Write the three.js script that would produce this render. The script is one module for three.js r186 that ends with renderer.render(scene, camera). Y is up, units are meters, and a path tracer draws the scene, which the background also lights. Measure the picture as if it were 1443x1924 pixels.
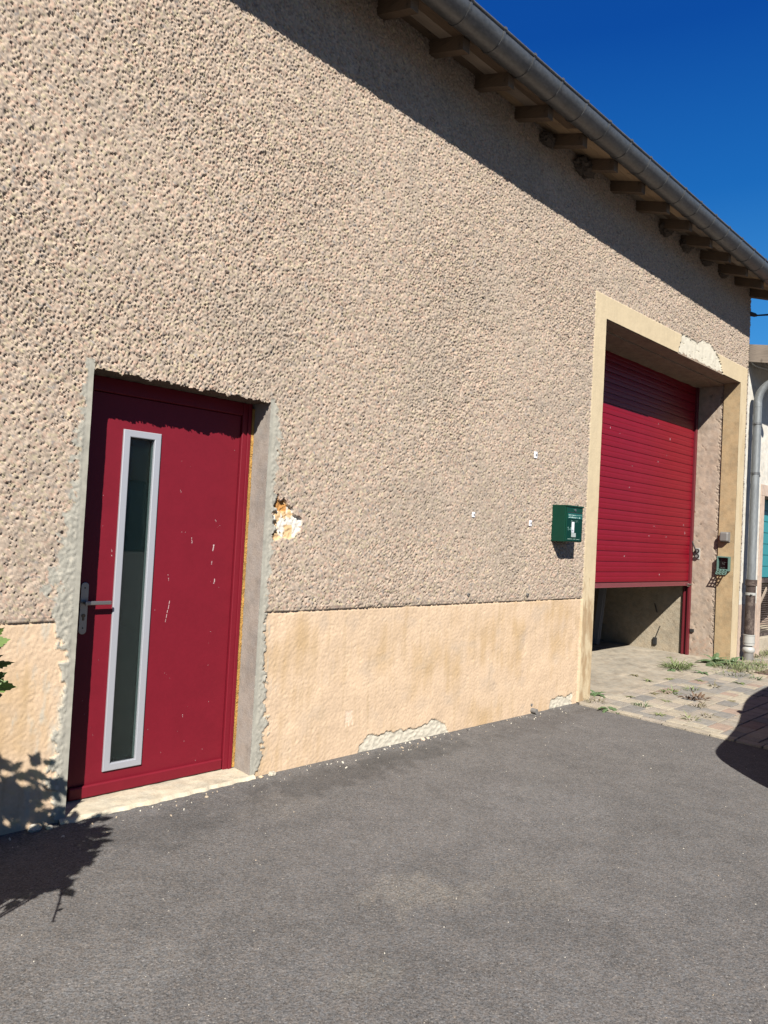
import * as THREE from 'three';
import { mergeGeometries } from 'three/addons/utils/BufferGeometryUtils.js';
import { RoundedBoxGeometry } from 'three/addons/geometries/RoundedBoxGeometry.js';
import { createNoise2D, createNoise3D } from 'simplex-noise';

// ---------------------------------------------------------------- camera, sky, sun, exposure
const scene = new THREE.Scene();
const EXPOSURE = 2.6;
const camera = new THREE.PerspectiveCamera(70.86, 768 / 1024, 0.05, 400);
{
  const yaw = 0.758893, pitch = 0.028977, roll = 0.053179;
  const f = new THREE.Vector3(Math.sin(yaw) * Math.cos(pitch), Math.sin(pitch), -Math.cos(yaw) * Math.cos(pitch));
  const r = new THREE.Vector3(Math.cos(yaw), 0, Math.sin(yaw));
  const u = new THREE.Vector3().crossVectors(r, f);
  const r2 = r.clone().multiplyScalar(Math.cos(roll)).addScaledVector(u, Math.sin(roll));
  const u2 = u.clone().multiplyScalar(Math.cos(roll)).addScaledVector(r, -Math.sin(roll));
  camera.position.set(0, 1.5, 3.6325);
  camera.quaternion.setFromRotationMatrix(new THREE.Matrix4().makeBasis(r2, u2, f.clone().negate()));
}
const SUN = new THREE.Vector3(-0.84, 1.09, 1).normalize();      // towards the sun
{
  const W = 1024, H = 512, data = new Float32Array(W * H * 4);
  const stops = [[0, .34, .50, .70], [8, .13, .40, .74], [15, .052, .29, .70], [25, .012, .145, .50], [35, .004, .072, .36], [60, .006, .045, .23], [90, .005, .04, .20]];
  for (let j = 0; j < H; j++) {
    const el = ((j + .5) / H - .5) * Math.PI, y = Math.sin(el), ce = Math.cos(el), deg = el * 180 / Math.PI;
    let c = [.10, .095, .09];
    if (deg >= 0) {
      let k = 0; while (k < stops.length - 2 && deg > stops[k + 1][0]) k++;
      const t = (deg - stops[k][0]) / (stops[k + 1][0] - stops[k][0]);
      c = [1, 2, 3].map(i => stops[k][i] + (stops[k + 1][i] - stops[k][i]) * t);
    }
    for (let i = 0; i < W; i++) {
      const a = ((i + .5) / W - .5) * 2 * Math.PI, x = Math.cos(a) * ce, z = Math.sin(a) * ce;
      const g = Math.max(0, x * SUN.x + y * SUN.y + z * SUN.z), glow = deg >= 0 ? .10 * Math.pow(g, 6) + .5 * Math.pow(g, 60) : 0;
      const o = (j * W + i) * 4;
      for (let q = 0; q < 3; q++) data[o + q] = (c[q] + glow) / EXPOSURE;
      data[o + 3] = 1;
    }
  }
  const t = new THREE.DataTexture(data, W, H, THREE.RGBAFormat, THREE.FloatType);
  t.mapping = THREE.EquirectangularReflectionMapping; t.magFilter = t.minFilter = THREE.LinearFilter; t.needsUpdate = true;
  scene.background = t; scene.environment = t;
}
const sun = new THREE.DirectionalLight(new THREE.Color(1, .955, .87), 5);
sun.position.copy(SUN).multiplyScalar(40).add(new THREE.Vector3(5, 0, 0)); sun.target.position.set(5, 0, 0);
sun.castShadow = true; sun.shadow.mapSize.set(4096, 4096); sun.shadow.bias = -.0004;
Object.assign(sun.shadow.camera, { left: -14, right: 14, top: 14, bottom: -14, near: 1, far: 90 });
scene.add(sun, sun.target);
const renderer = new THREE.WebGLRenderer({ antialias: true });
renderer.setSize(768, 1024); renderer.toneMapping = THREE.LinearToneMapping; renderer.toneMappingExposure = EXPOSURE;
renderer.shadowMap.enabled = true; renderer.shadowMap.type = THREE.PCFSoftShadowMap;

// ---------------------------------------------------------------- helpers
function rngOf(seed) { let a = seed >>> 0; return () => { a = (a + 0x6D2B79F5) | 0; let t = Math.imul(a ^ (a >>> 15), 1 | a); t = (t + Math.imul(t ^ (t >>> 7), 61 | t)) ^ t; return ((t ^ (t >>> 14)) >>> 0) / 4294967296; }; }
const rnd = rngOf(7);
const R = (a, b) => a + (b - a) * rnd();
const n2 = createNoise2D(rngOf(11)), n2b = createNoise2D(rngOf(23)), n3 = createNoise3D(rngOf(31));
const fbm = (x, y, o = 4) => { let s = 0, a = .5, t = 0; for (let i = 0; i < o; i++) { s += a * n2(x, y); t += a; a *= .5; x *= 2.03; y *= 2.03; } return s / t; };
const clamp = (v, a = 0, b = 1) => Math.min(b, Math.max(a, v));
const sstep = (a, b, v) => { const t = clamp((v - a) / (b - a)); return t * t * (3 - 2 * t); };
const mix = (a, b, t) => a + (b - a) * t;
const mix3 = (a, b, t) => [mix(a[0], b[0], t), mix(a[1], b[1], t), mix(a[2], b[2], t)];
function hash(i, j, k) { let h = Math.imul(i, 374761393) ^ Math.imul(j, 668265263) ^ Math.imul(k + 17, 1274126177); h = Math.imul(h ^ (h >>> 13), 1274126177); return ((h ^ (h >>> 16)) >>> 0) / 4294967296; }
const taken = {};
function numbered(name) { const n = taken[name] = (taken[name] ?? -1) + 1; return n ? `${name}_${String(n).padStart(3, '0')}` : name; }
function obj(name, geo, mat, parent) {
  const m = new THREE.Mesh(Array.isArray(geo) ? mergeGeometries(geo.map(prep)) : geo, mat);
  m.name = parent ? name : numbered(name); m.castShadow = m.receiveShadow = true; (parent ?? scene).add(m); return m;
}
function prep(g) { const q = g.index ? g.toNonIndexed() : g; for (const k of Object.keys(q.attributes)) if (!['position', 'normal', 'uv'].includes(k)) q.deleteAttribute(k); return q; }
function thing(name, label, category, pos = [0, 0, 0], group) {
  const o = new THREE.Group(); o.name = numbered(name); o.position.set(...pos); scene.add(o); return tag(o, label, category, group);
}
function tag(o, label, category, group) { Object.assign(o.userData, { label, category }); if (group) o.userData.group = group; return o; }
function structure(o, label) { o.userData.kind = 'structure'; if (label) o.userData.label = label; return o; }
function boxUV(g, s = 1, off = 0) {            // uv in metres, by the way a face points
  g = g.index ? g.toNonIndexed() : g; g.computeVertexNormals();
  const p = g.attributes.position, uv = new Float32Array(p.count * 2), a = new THREE.Vector3(), b = new THREE.Vector3(), c = new THREE.Vector3();
  for (let i = 0; i < p.count; i += 3) {
    a.fromBufferAttribute(p, i); b.fromBufferAttribute(p, i + 1).sub(a); c.fromBufferAttribute(p, i + 2).sub(a); b.cross(c);
    const ax = Math.abs(b.x), ay = Math.abs(b.y), az = Math.abs(b.z);
    for (let k = 0; k < 3; k++) {
      const x = p.getX(i + k), y = p.getY(i + k), z = p.getZ(i + k);
      const [u, v] = ay >= ax && ay >= az ? [x, z] : ax >= az ? [z, y] : [x, y];
      uv[(i + k) * 2] = u * s + off; uv[(i + k) * 2 + 1] = v * s + off * .37;
    }
  }
  g.setAttribute('uv', new THREE.BufferAttribute(uv, 2)); return g;
}
function bx(x0, x1, y0, y1, z0, z1, s = 1) { return boxUV(new THREE.BoxGeometry(x1 - x0, y1 - y0, z1 - z0).translate((x0 + x1) / 2, (y0 + y1) / 2, (z0 + z1) / 2), s); }
function rbx(x0, x1, y0, y1, z0, z1, r = .004, seg = 2) {
  const g = new RoundedBoxGeometry(x1 - x0, y1 - y0, z1 - z0, seg, Math.min(r, (x1 - x0) / 2.1, (y1 - y0) / 2.1, (z1 - z0) / 2.1)).translate((x0 + x1) / 2, (y0 + y1) / 2, (z0 + z1) / 2);
  const nn = g.attributes.normal.clone(), q = boxUV(g); if (nn.count === q.attributes.position.count) q.setAttribute('normal', nn); return q;
}
function tube(pts, r, seg = 24, rad = 10, caps = true) {
  const c = new THREE.CatmullRomCurve3(pts.map(p => new THREE.Vector3(...p)));
  const g = prep(new THREE.TubeGeometry(c, seg, r, rad));
  return g;
}
function cyl(p, q, r0, r1 = r0, rad = 16) {
  const a = new THREE.Vector3(...p), b = new THREE.Vector3(...q), d = b.clone().sub(a);
  const g = new THREE.CylinderGeometry(r1, r0, d.length(), rad);
  g.applyQuaternion(new THREE.Quaternion().setFromUnitVectors(new THREE.Vector3(0, 1, 0), d.clone().normalize())).translate(...a.add(b).multiplyScalar(.5).toArray());
  return prep(g);
}
function shear(g, f) { const p = g.attributes.position; for (let i = 0; i < p.count; i++) p.setY(i, p.getY(i) + f(p.getX(i))); return g; }
function tex(size, fn, { srgb = true, h = size } = {}) {     // fn(i, j, u, v) -> [r, g, b] linear 0..1
  const d = new Uint8Array(size * h * 4);
  const enc = v => { v = clamp(v); return srgb ? (v <= .0031308 ? v * 12.92 : 1.055 * Math.pow(v, 1 / 2.4) - .055) : v; };
  for (let j = 0; j < h; j++) for (let i = 0; i < size; i++) {
    const c = fn(i, j, i / size, j / h), o = (j * size + i) * 4;
    d[o] = 255 * enc(c[0]); d[o + 1] = 255 * enc(c[1]); d[o + 2] = 255 * enc(c[2]); d[o + 3] = 255;
  }
  const t = new THREE.DataTexture(d, size, h, THREE.RGBAFormat);
  t.wrapS = t.wrapT = THREE.RepeatWrapping; t.magFilter = THREE.LinearFilter; t.minFilter = THREE.LinearMipmapLinearFilter; t.generateMipmaps = true;
  if (srgb) t.colorSpace = THREE.SRGBColorSpace; t.needsUpdate = true; return t;
}
// noise on a torus for tiles that close
function tileNoise(seed, cells) {
  const g = new Float32Array(cells * cells); const q = rngOf(seed); for (let i = 0; i < g.length; i++) g[i] = q();
  return (u, v) => { const x = u * cells, y = v * cells, i = Math.floor(x), j = Math.floor(y); let fx = x - i, fy = y - j; fx = fx * fx * (3 - 2 * fx); fy = fy * fy * (3 - 2 * fy); const at = (a, b) => g[((b % cells + cells) % cells) * cells + ((a % cells + cells) % cells)]; return mix(mix(at(i, j), at(i + 1, j), fx), mix(at(i, j + 1), at(i + 1, j + 1), fx), fy); };
}
const BASE = .545;                               // overall reflectance level of the palette below
const level = o => { const c = o.rgb ?? [1, 1, 1]; delete o.rgb; return c.map(v => v * BASE); };
const std = (o) => { const c = level(o); const m = new THREE.MeshStandardMaterial(o); if (c) m.color.setRGB(...c); m.side = THREE.DoubleSide; return m; };
const phy = (o) => { const c = o.transmission === 1 ? o.rgb : level(o); delete o.rgb; const m = new THREE.MeshPhysicalMaterial(o); if (c) m.color.setRGB(...c); m.side = THREE.DoubleSide; return m; };

// ---------------------------------------------------------------- textures and materials
const A = [tileNoise(1, 1024), tileNoise(2, 512), tileNoise(3, 128), tileNoise(4, 32), tileNoise(5, 9)];
const asphaltMap = tex(2048, (i, j, u, v) => {
  const f = A[0](u, v), g = A[1](u, v), m = A[2](u, v), c = A[3](u, v), h = hash(i >> 1, j >> 1, 5);
  const px = hash(i, j, 3); let k = .80 + .40 * (f - .5) + .26 * (g - .5) + .70 * (px - .5) + .16 * (m - .5) + .14 * (c - .5);
  const warm = (hash(i >> 2, j >> 2, 9) - .5) * .12;
  let r = k * (1 + warm), gg = k, b = k * (1 - warm);
  if (h > .982) { const w = 1.35 + hash(i >> 1, j >> 1, 6) * .6; r = gg = b = w; r *= 1.02; b *= .93; }
  else if (h < .045) { r *= .5; gg *= .5; b *= .5; }
  return [r * .62, gg * .62, b * .62];
});
const asphaltBump = tex(2048, (i, j, u, v) => { const k = .5 * A[0](u, v) + .5 * A[1](u, v); return [k, k, k]; }, { srgb: false });
const P4 = [tileNoise(41, 256), tileNoise(42, 90), tileNoise(43, 24), tileNoise(44, 7)];
const plasterMap = tex(1024, (i, j, u, v) => {
  const k = .84 + .14 * (P4[0](u, v) - .5) + .12 * (P4[1](u, v) - .5) + .2 * (P4[2](u, v) - .5) + .2 * (P4[3](u, v) - .5); const w = (P4[2](v, u) - .5) * .06;
  return [k * (1 + w), k, k * (1 - w)];
});
const plasterBump = tex(1024, (i, j, u, v) => { const k = .5 * P4[0](u, v) + .35 * P4[1](u, v) + .6 * P4[2](u, v); return [k / 1.45, k / 1.45, k / 1.45]; }, { srgb: false });
const W4 = [tileNoise(51, 128), tileNoise(52, 40), tileNoise(53, 12)];
const woodMap = tex(1024, (i, j, u, v) => {       // grain along u
  const ring = Math.abs(Math.sin((v * 46 + 2.2 * W4[2](u * .5, v) + .7 * W4[1](u * .3, v * 2)) * 3.1));
  const fib = W4[0](u * .12, v * 4), st = W4[2](u, v * .6);
  let k = .72 + .16 * ring + .22 * (fib - .5) + .35 * (st - .5);
  for (const [a, b, r] of [[.12, .22, .013], [.42, .7, .016], [.77, .41, .012], [.9, .86, .015], [.3, .93, .011], [.6, .1, .014]]) { const d = Math.hypot(u - a, (v - b) * .5); if (d < r) k *= .45 + .4 * d / r; }
  return [k, k * .96, k * .9];
});
const SP = [tileNoise(61, 300), tileNoise(62, 60), tileNoise(63, 14)];
const paintMap = tex(1024, (i, j, u, v) => { const k = .95 + .05 * (SP[0](u, v) - .5) + .06 * (SP[1](u, v) - .5) + .08 * (SP[2](u, v) - .5); return hash(i >> 1, j >> 1, 77) > .99988 ? [2.2 * k, 2.2 * k, 2.2 * k] : [k, k, k]; });
const zincMap = tex(512, (i, j, u, v) => { const k = .8 + .2 * (SP[2](u, v) - .5) + .25 * (SP[1](u, v) - .5) + .12 * (SP[0](u, v) - .5); return [k, k, k * 1.01]; });
const rustMap = tex(512, (i, j, u, v) => { const k = clamp((SP[1](u, v) * .6 + SP[2](u, v) * .7 - .45) * 2.2); const f = .8 + .4 * SP[0](u, v); return mix3([.05, .032, .027], [.17, .13, .11], k * k * .8).map(q => q * f); });

const M = {};
M.facade = std({ rgb: [1, 1, 1], vertexColors: true, roughness: .95 });
M.asphalt = std({ rgb: [1, 1, 1], vertexColors: true, map: asphaltMap, bumpMap: asphaltBump, bumpScale: .004, roughness: .93 });
M.concrete = std({ rgb: [1, 1, 1], vertexColors: true, map: plasterMap, bumpMap: plasterBump, bumpScale: .002, roughness: .95 });
const plaster = (rgb, bump = .003) => std({ rgb, map: plasterMap, bumpMap: plasterBump, bumpScale: bump, roughness: .93 });
M.core = plaster([.32, .26, .2]);
M.revealDoor = plaster([.40, .345, .30], .002);
M.revealGarage = plaster([.47, .365, .28], .006);
M.surroundReturn = plaster([.50, .36, .20], .002);
M.soffit = plaster([.40, .30, .22], .008);
M.sill = plaster([.56, .48, .36], .004);
M.inner = plaster([.46, .385, .28], .006);
M.white = plaster([.78, .74, .66], .0015);
M.pinkPlinth = plaster([.60, .46, .37], .002);
M.wood = std({ rgb: [.20, .135, .085], map: woodMap, roughness: .85 });
M.woodPale = std({ rgb: [.60, .43, .27], map: woodMap, roughness: .85 });
M.woodGrey = std({ rgb: [.46, .38, .31], map: woodMap, roughness: .9 });
M.redDoor = phy({ rgb: [.20, .0095, .0215], map: paintMap, roughness: .5, specularIntensity: .4 });
M.redSlat = phy({ rgb: [.235, .0048, .0165], map: paintMap, roughness: .4, specularIntensity: .35 });
M.redRail = std({ rgb: [.15, .012, .02], map: paintMap, roughness: .45 });
M.dark = std({ rgb: [.012, .011, .011], roughness: .7 });
M.alu = std({ rgb: [.52, .53, .58], metalness: .35, roughness: .42 });
M.steel = std({ rgb: [.50, .48, .46], metalness: .9, roughness: .36 });
M.zinc = std({ rgb: [.24, .245, .25], map: zincMap, metalness: .55, roughness: .42 });
M.pipe = std({ rgb: [.30, .32, .33], map: zincMap, metalness: .3, roughness: .5 });
M.rust = std({ map: rustMap, metalness: .2, roughness: .75 });
M.glass = phy({ rgb: [.86, .93, .92], transmission: 1, thickness: 0, roughness: .02, ior: 1.5 });
M.glassBack = phy({ rgb: [.5, .64, .60], transmission: 1, thickness: 0, roughness: .3, ior: 1.5 });   // green tinted inner pane
M.foam = plaster([.52, .28, .06], .01);
M.green = phy({ rgb: [.006, .052, .033], map: paintMap, roughness: .3, specularIntensity: .35 });
M.labelWhite = std({ rgb: [.80, .80, .84], roughness: .5 });
M.plastGrey = std({ rgb: [.20, .19, .18], roughness: .5 });
M.teal = std({ rgb: [.11, .20, .17], map: paintMap, roughness: .5 });
M.turquoise = std({ rgb: [.035, .27, .30], map: paintMap, roughness: .5 });
M.pvc = std({ rgb: [.44, .44, .42], roughness: .45 });
M.tile = plaster([.20, .085, .05], .004);
M.nest = plaster([.16, .12, .09], .01);

// ---------------------------------------------------------------- ground (asphalt yard out to the horizon)
const groundRise = x => .008 + .068 * sstep(6, 10, x);
{
  const line = (a, b, near0, near1, d) => { const v = []; let x = near0; while (x < near1) { v.push(x); x += d; } v.push(near1); let s = d; x = near1; while (x < b) { s *= 1.35; x += s; v.push(Math.min(x, b)); } s = d; x = near0; while (x > a) { s *= 1.35; x -= s; v.unshift(Math.max(x, a)); } return v; };
  const xs = line(-150, 160, -1, 7, .04), zs = line(-150, 150, -.3, 4.4, .04);
  const pos = [], col = [], uv = [], idx = [];
  for (const z of zs) for (const x of xs) {
    pos.push(x, 0, z); uv.push(x / 4.5, z / 4.5);
    let b = .258 + .026 * fbm(x * .55, z * .55, 4) + .018 * fbm(x * 2.2 + 9, z * 2.2, 3) + .014 * fbm(x * 8, z * 8 + 4, 2);
    let c = [b * 1.07, b * .995, b * .955];
    // dusty dried patches and tyre-worn blotches, each with a ragged outline
    const patch = (px, pz, rx, rz, amt, tint) => { const d = Math.hypot((x - px) / rx, (z - pz) / rz) + .75 * fbm(x * 5 + px, z * 5, 4); const w = amt * (1 - sstep(.55, 1.05, d)); if (w > 0) c = mix3(c, tint, w); };
    patch(2.25, 1.53, .22, .15, .42, [0.495, 0.446, 0.388]); patch(2.42, 1.68, .16, .12, .26, [0.462, 0.412, 0.346]); patch(2.75, 1.85, .25, .18, .16, [0.429, 0.38, 0.314]);
    patch(1.7, 1.85, .14, .1, .2, [0.429, 0.396, 0.33]); patch(1.05, 1.35, .3, .2, .14, [0.462, 0.446, 0.429]); patch(3.6, 1.3, .5, .4, .09, [0.363, 0.363, 0.371]); patch(4.6, 1.2, .6, .35, .09, [0.412, 0.38, 0.33]);
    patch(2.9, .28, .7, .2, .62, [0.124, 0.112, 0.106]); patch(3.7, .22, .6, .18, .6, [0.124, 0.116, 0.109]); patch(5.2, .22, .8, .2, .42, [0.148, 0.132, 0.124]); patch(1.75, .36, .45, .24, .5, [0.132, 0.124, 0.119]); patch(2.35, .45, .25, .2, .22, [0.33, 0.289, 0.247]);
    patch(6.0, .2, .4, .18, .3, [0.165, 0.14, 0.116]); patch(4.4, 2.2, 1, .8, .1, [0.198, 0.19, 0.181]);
    col.push(...c);
  }
  const nx = xs.length;
  for (let j = 0; j < zs.length - 1; j++) for (let i = 0; i < nx - 1; i++) { const a = j * nx + i; idx.push(a, a + nx, a + 1, a + 1, a + nx, a + nx + 1); }
  const g = new THREE.BufferGeometry(); g.setAttribute('position', new THREE.Float32BufferAttribute(pos, 3)); g.setAttribute('uv', new THREE.Float32BufferAttribute(uv, 2)); g.setAttribute('color', new THREE.Float32BufferAttribute(col, 3)); g.setIndex(idx); g.computeVertexNormals();
  structure(obj('asphalt_yard', g, M.asphalt), 'worn grey asphalt yard in front of the barn');
}
function sheet(xs, zs, yf, cf, s = 1) {
  const pos = [], col = [], uv = [], idx = [], nx = xs.length;
  for (const z of zs) for (const x of xs) { pos.push(x, yf(x, z), z); uv.push(x * s, z * s); col.push(...cf(x, z)); }
  for (let j = 0; j < zs.length - 1; j++) for (let i = 0; i < nx - 1; i++) { const a = j * nx + i; idx.push(a, a + nx, a + 1, a + 1, a + nx, a + nx + 1); }
  const g = new THREE.BufferGeometry(); g.setAttribute('position', new THREE.Float32BufferAttribute(pos, 3)); g.setAttribute('uv', new THREE.Float32BufferAttribute(uv, 2)); g.setAttribute('color', new THREE.Float32BufferAttribute(col, 3)); g.setIndex(idx); g.computeVertexNormals(); return g;
}
const range = (a, b, d) => { const n = Math.max(1, Math.round((b - a) / d)); return Array.from({ length: n + 1 }, (_, i) => a + (b - a) * i / n); };
// concrete apron running into the garage
structure(obj('concrete_floor', sheet([...range(6.06, 9.96, .03)], [...range(-8, -2.2, .3), ...range(-2.2, .14, .025).slice(1)],
  (x, z) => { const edge = .085 + .05 * fbm(x * 3.1, 2.2, 3); return z > edge ? groundRise(x) - .03 : groundRise(x) + .012 + .004 * fbm(x * 3, z * 3) - (z > -.36 && z < -.345 ? .006 : 0) - (z > -.35 ? .008 : 0); },
  (x, z) => { let b = .42 + .08 * fbm(x * 1.4, z * 1.8, 4) + .05 * fbm(x * 9, z * 9, 3); let c = [b * 1.06, b * .92, b * .72]; const d = fbm(x * 2.6 + 4, z * 3.4, 4); if (d > .18) c = mix3(c, [.21, .16, .11], clamp((d - .18) * 2.2) * .45); return c; }), M.concrete), 'dusty concrete garage floor and apron');
// sand bed and pavers
{
  const bed = structure(obj('paved_forecourt', sheet(range(6.02, 13.5, .06), range(-.6, 4.4, .06), (x, z) => (z < .02 && x < 9.95 ? -.02 : groundRise(x) - .003 + .009 * fbm(x * 5, z * 5, 2)),
    (x, z) => { const b = .27 + .06 * fbm(x * 4, z * 4, 3); return [b * 1.05, b * .86, b * .64]; }), M.concrete), 'paved forecourt of mixed coloured pavers beside the asphalt');
  const tones = [[.50, .435, .335], [.53, .465, .36], [.43, .375, .295], [.29, .272, .25], [.33, .307, .275], [.42, .31, .245], [.43, .375, .31], [.37, .335, .285], [.47, .40, .32]];
  const mats = tones.map((c, i) => { const m = plaster(c, .004); return m; });
  const geos = {};
  const paverGeo = (l, w, v) => geos[`${l}|${w}|${v}`] ??= (() => { const g = boxUV(new RoundedBoxGeometry(l, .05, w, 1, .005), 1.2, v * .31); return g; })();
  const list = []; let z = .075; const q = rngOf(99); let row = 0;
  while (z < 2.75) {
    const w = .152; let x = 6.10 + q() * .02; if (row % 2) x -= 0;
    let first = true;
    while (x < 10.9) {
      let l = first && row % 2 ? .12 : [.14, .21, .27, .21][Math.floor(q() * 4)]; first = false;
      list.push([x + l / 2, z + w / 2, l - .009, w - .009, Math.floor(q() * 3), Math.floor(q() * mats.length * 1.0), q(), q(), q()]); x += l;
    }
    z += w; row++;
  }
  // edging course along the asphalt
  for (let zz = .05; zz < 2.75; zz += .2) list.push([6.055 + .012 * (q() - .5), zz + .1, .081 + .02 * (q() - .5), .192, 0, [0, 1, 2, 6][Math.floor(q() * 4)], q(), q(), q()]);
  // the 300 that show largest: nearest the asphalt edge and inside the open part of the yard
  const vis = p => { const d = Math.hypot(p[0], p[1] - 3.63); return d + (p[1] > 3.9 - .334 * p[0] ? 6 : 0); };
  list.sort((a, b) => vis(a) - vis(b));
  const rest = [];
  list.forEach((p, k) => {
    const [x, zz, l, w, v, m, a, b, c] = p, y = groundRise(x) + .012 - .025 + (a - .5) * .006;
    if (k < 300) {
      const o = obj('paver', paverGeo(+l.toFixed(3), +w.toFixed(3), v), mats[m], bed);
      o.position.set(x, y, zz); o.rotation.set((b - .5) * .014, (c - .5) * .012, .017 + (a - .5) * .014);
      if (k) o.name = `paver_${String(k).padStart(3, '0')}`;
    } else rest.push(paverGeo(+l.toFixed(3), +w.toFixed(3), v).clone().translate(x, y, zz));
  });
  if (rest.length) { const o = obj('far_pavers', rest, mats[6], bed); o.userData.kind = 'stuff'; }
  // two rusty covers set in pale frames
  for (const [x0, x1, z0, z1, lab] of [[9.05, 9.55, .50, .80, 'rusty metal drain cover in the paving near the downpipe'], [12.0, 12.6, -.55, -.28, 'rusty metal cover at the doorstep of the white house']]) {
    const t = thing('drain_cover', lab, 'drain cover', [(x0 + x1) / 2, groundRise(x0) + .012, (z0 + z1) / 2], 'rusty drain covers'); const hx = (x1 - x0) / 2, hz = (z1 - z0) / 2;
    obj('frame', [bx(-hx - .05, hx + .05, -.02, .012, -hz - .05, -hz), bx(-hx - .05, hx + .05, -.02, .012, hz, hz + .05), bx(-hx - .05, -hx, -.02, .012, -hz, hz), bx(hx, hx + .05, -.02, .012, -hz, hz)], M.sill, t);
    obj('plate', rbx(-hx + .003, hx - .003, -.02, .008, -hz + .003, hz - .003, .003), std({ rgb: [2.2, 1.6, 1.5], map: rustMap, roughness: .8 }), t);
  }
}

// ---------------------------------------------------------------- the barn
const barn = thing('barn', 'beige roughcast barn with a red entrance door and a red roller shutter', 'barn');
const DX0 = 1.389, DX1 = 2.455, DY = 2.247;            // entrance opening
const GX0 = 6.282, GX1 = 9.70, GY = 3.70;              // garage opening
const SX0 = 6.066, SX1 = 9.93, SY = 3.922;             // rendered surround round it
const WX0 = -3, WX1 = 9.965, WY1 = 5.12, DADO = .988;
{
  const snap = (v, keys) => { for (const k of keys) { let bi = 0; for (let i = 1; i < v.length; i++) if (Math.abs(v[i] - k) < Math.abs(v[bi] - k)) bi = i; v[bi] = k; } return v; };
  let xs = []; { let x = WX0; while (x < WX1) { xs.push(x); x += x < .2 ? .05 : x < .8 ? .014 : .0062 * (1 + Math.max(0, x - 2) / 8 * 1.7); } xs.push(WX1); }
  xs = snap(xs, [DX0, DX1, GX0, GX1, SX0, SX1]);
  let ys = range(-.03, WY1, .0068); ys = snap(ys, [DADO, GY, SY]);
  const nx = xs.length, ny = ys.length;
  const inPoly = (x, y, P) => { let c = false; for (let i = 0, j = P.length - 1; i < P.length; j = i++) { const [a, b] = P[i], [d, e] = P[j]; if ((b > y) !== (e > y) && x < (d - a) * (y - b) / (e - b) + a) c = !c; } return c; };
  const lerpTab = (T, y) => { if (y <= T[0][0]) return T[0][1]; for (let i = 1; i < T.length; i++) if (y < T[i][0]) return mix(T[i - 1][1], T[i][1], (y - T[i - 1][0]) / (T[i][0] - T[i - 1][0])); return T[T.length - 1][1]; };
  const leftBand = [[0, .05], [.2, .085], [.35, .09], [.55, .05], [.8, .055], [.95, .10], [1.15, .15], [1.4, .10], [1.6, .065], [1.9, .06], [2.05, .05], [2.24, .04], [2.28, .04]];
  const rightBand = [[0, .03], [.12, .08], [.3, .095], [.55, .075], [.9, .05], [1.15, .055], [1.4, .075], [1.6, .08], [1.75, .06], [1.95, .085], [2.1, .08], [2.2, .05], [2.26, .03]];
  const hole = [[2.52, 1.69], [2.60, 1.665], [2.66, 1.61], [2.735, 1.545], [2.735, 1.50], [2.68, 1.445], [2.60, 1.43], [2.52, 1.43]];
  const bare = [[3.30, -.05], [3.34, .045], [3.42, .105], [3.52, .10], [3.62, .10], [3.78, .085], [3.92, .085], [4.02, .115], [4.12, .115], [4.2, .07], [4.24, .03], [4.26, -.05]];
  const bare2 = [[5.62, -.05], [5.63, .07], [5.72, .095], [5.85, .08], [5.98, .10], [6.0, -.05]];
  const lint = [[7.87, 3.66], [7.90, 3.80], [7.95, 3.925], [8.08, 3.945], [8.2, 3.925], [8.37, 3.93], [8.5, 3.985], [8.72, 3.995], [8.82, 3.96], [8.98, 3.88], [9.06, 3.80], [9.12, 3.70], [9.12, 3.66]];
  const jit = (x, y, s, a) => a * fbm(x * s + 3, y * s + 8, 3);
  const lowLint = x => (x > 7.87 && x < 9.12 ? .018 + .014 * n2(x * 6, 1) : 0);
  const CAT = ['roughcast_wall', 'plinth', 'cement_repair', 'exposed_plaster', 'bare_patch', 'door_surround', 'crumbled_lintel'];
  function cat(x, y) {
    if (x > DX0 && x < DX1 && y < DY + jit(x, 0, 14, .02)) return -1;
    if (x > GX0 && x < GX1 && y < GY + lowLint(x)) return -1;
    const jx = x + jit(x, y, 11, .02), jy = y + jit(y, x, 11, .02);
    if (inPoly(jx, jy, lint)) return 6;
    if (x > SX0 && x < SX1 && y < SY) return 5;
    if (inPoly(jx, jy, bare) || inPoly(jx, jy, bare2)) return 4;
    if (x <= DX0 && y < 2.29) { const w = lerpTab(leftBand, y) * (1 + .9 * fbm(x * 9, y * 9, 4)); if (DX0 - x < Math.max(.018, w)) return 2; }
    if (x >= DX1 && y < 2.27) { const w = lerpTab(rightBand, y) * (1 + .6 * fbm(x * 12 + 5, y * 16, 4)); if (x - DX1 < Math.max(.018, w)) return 2; }
    if (inPoly(jx, jy, hole)) return 3;
    if (y < DADO) return 1;
    return 0;
  }
  // thrown-render lumps: each is a rounded blob of its own size and tint
  const blob = { h: 0, id: 0 };
  function blobs(x, y, s, k0) {
    const ci = Math.floor(x / s), cj = Math.floor(y / s); let best = -1, id = 0;
    for (let j = cj - 1; j <= cj + 1; j++) for (let i = ci - 1; i <= ci + 1; i++) {
      const a = hash(i, j, k0), b = hash(i, j, k0 + 1), c = hash(i, j, k0 + 2);
      if (c < .07) continue;
      const dx = (x - (i + a) * s) / s, dy = (y - (j + b) * s) / s, r = .62 + .55 * c;
      const v = (.45 + .55 * hash(i, j, k0 + 3)) * (1 - (dx * dx + dy * dy) / (r * r));
      if (v > best) { best = v; id = Math.imul(i, 7919) ^ j; }
    }
    blob.h = Math.max(-.35, best); blob.id = id; return blob;
  }
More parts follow.
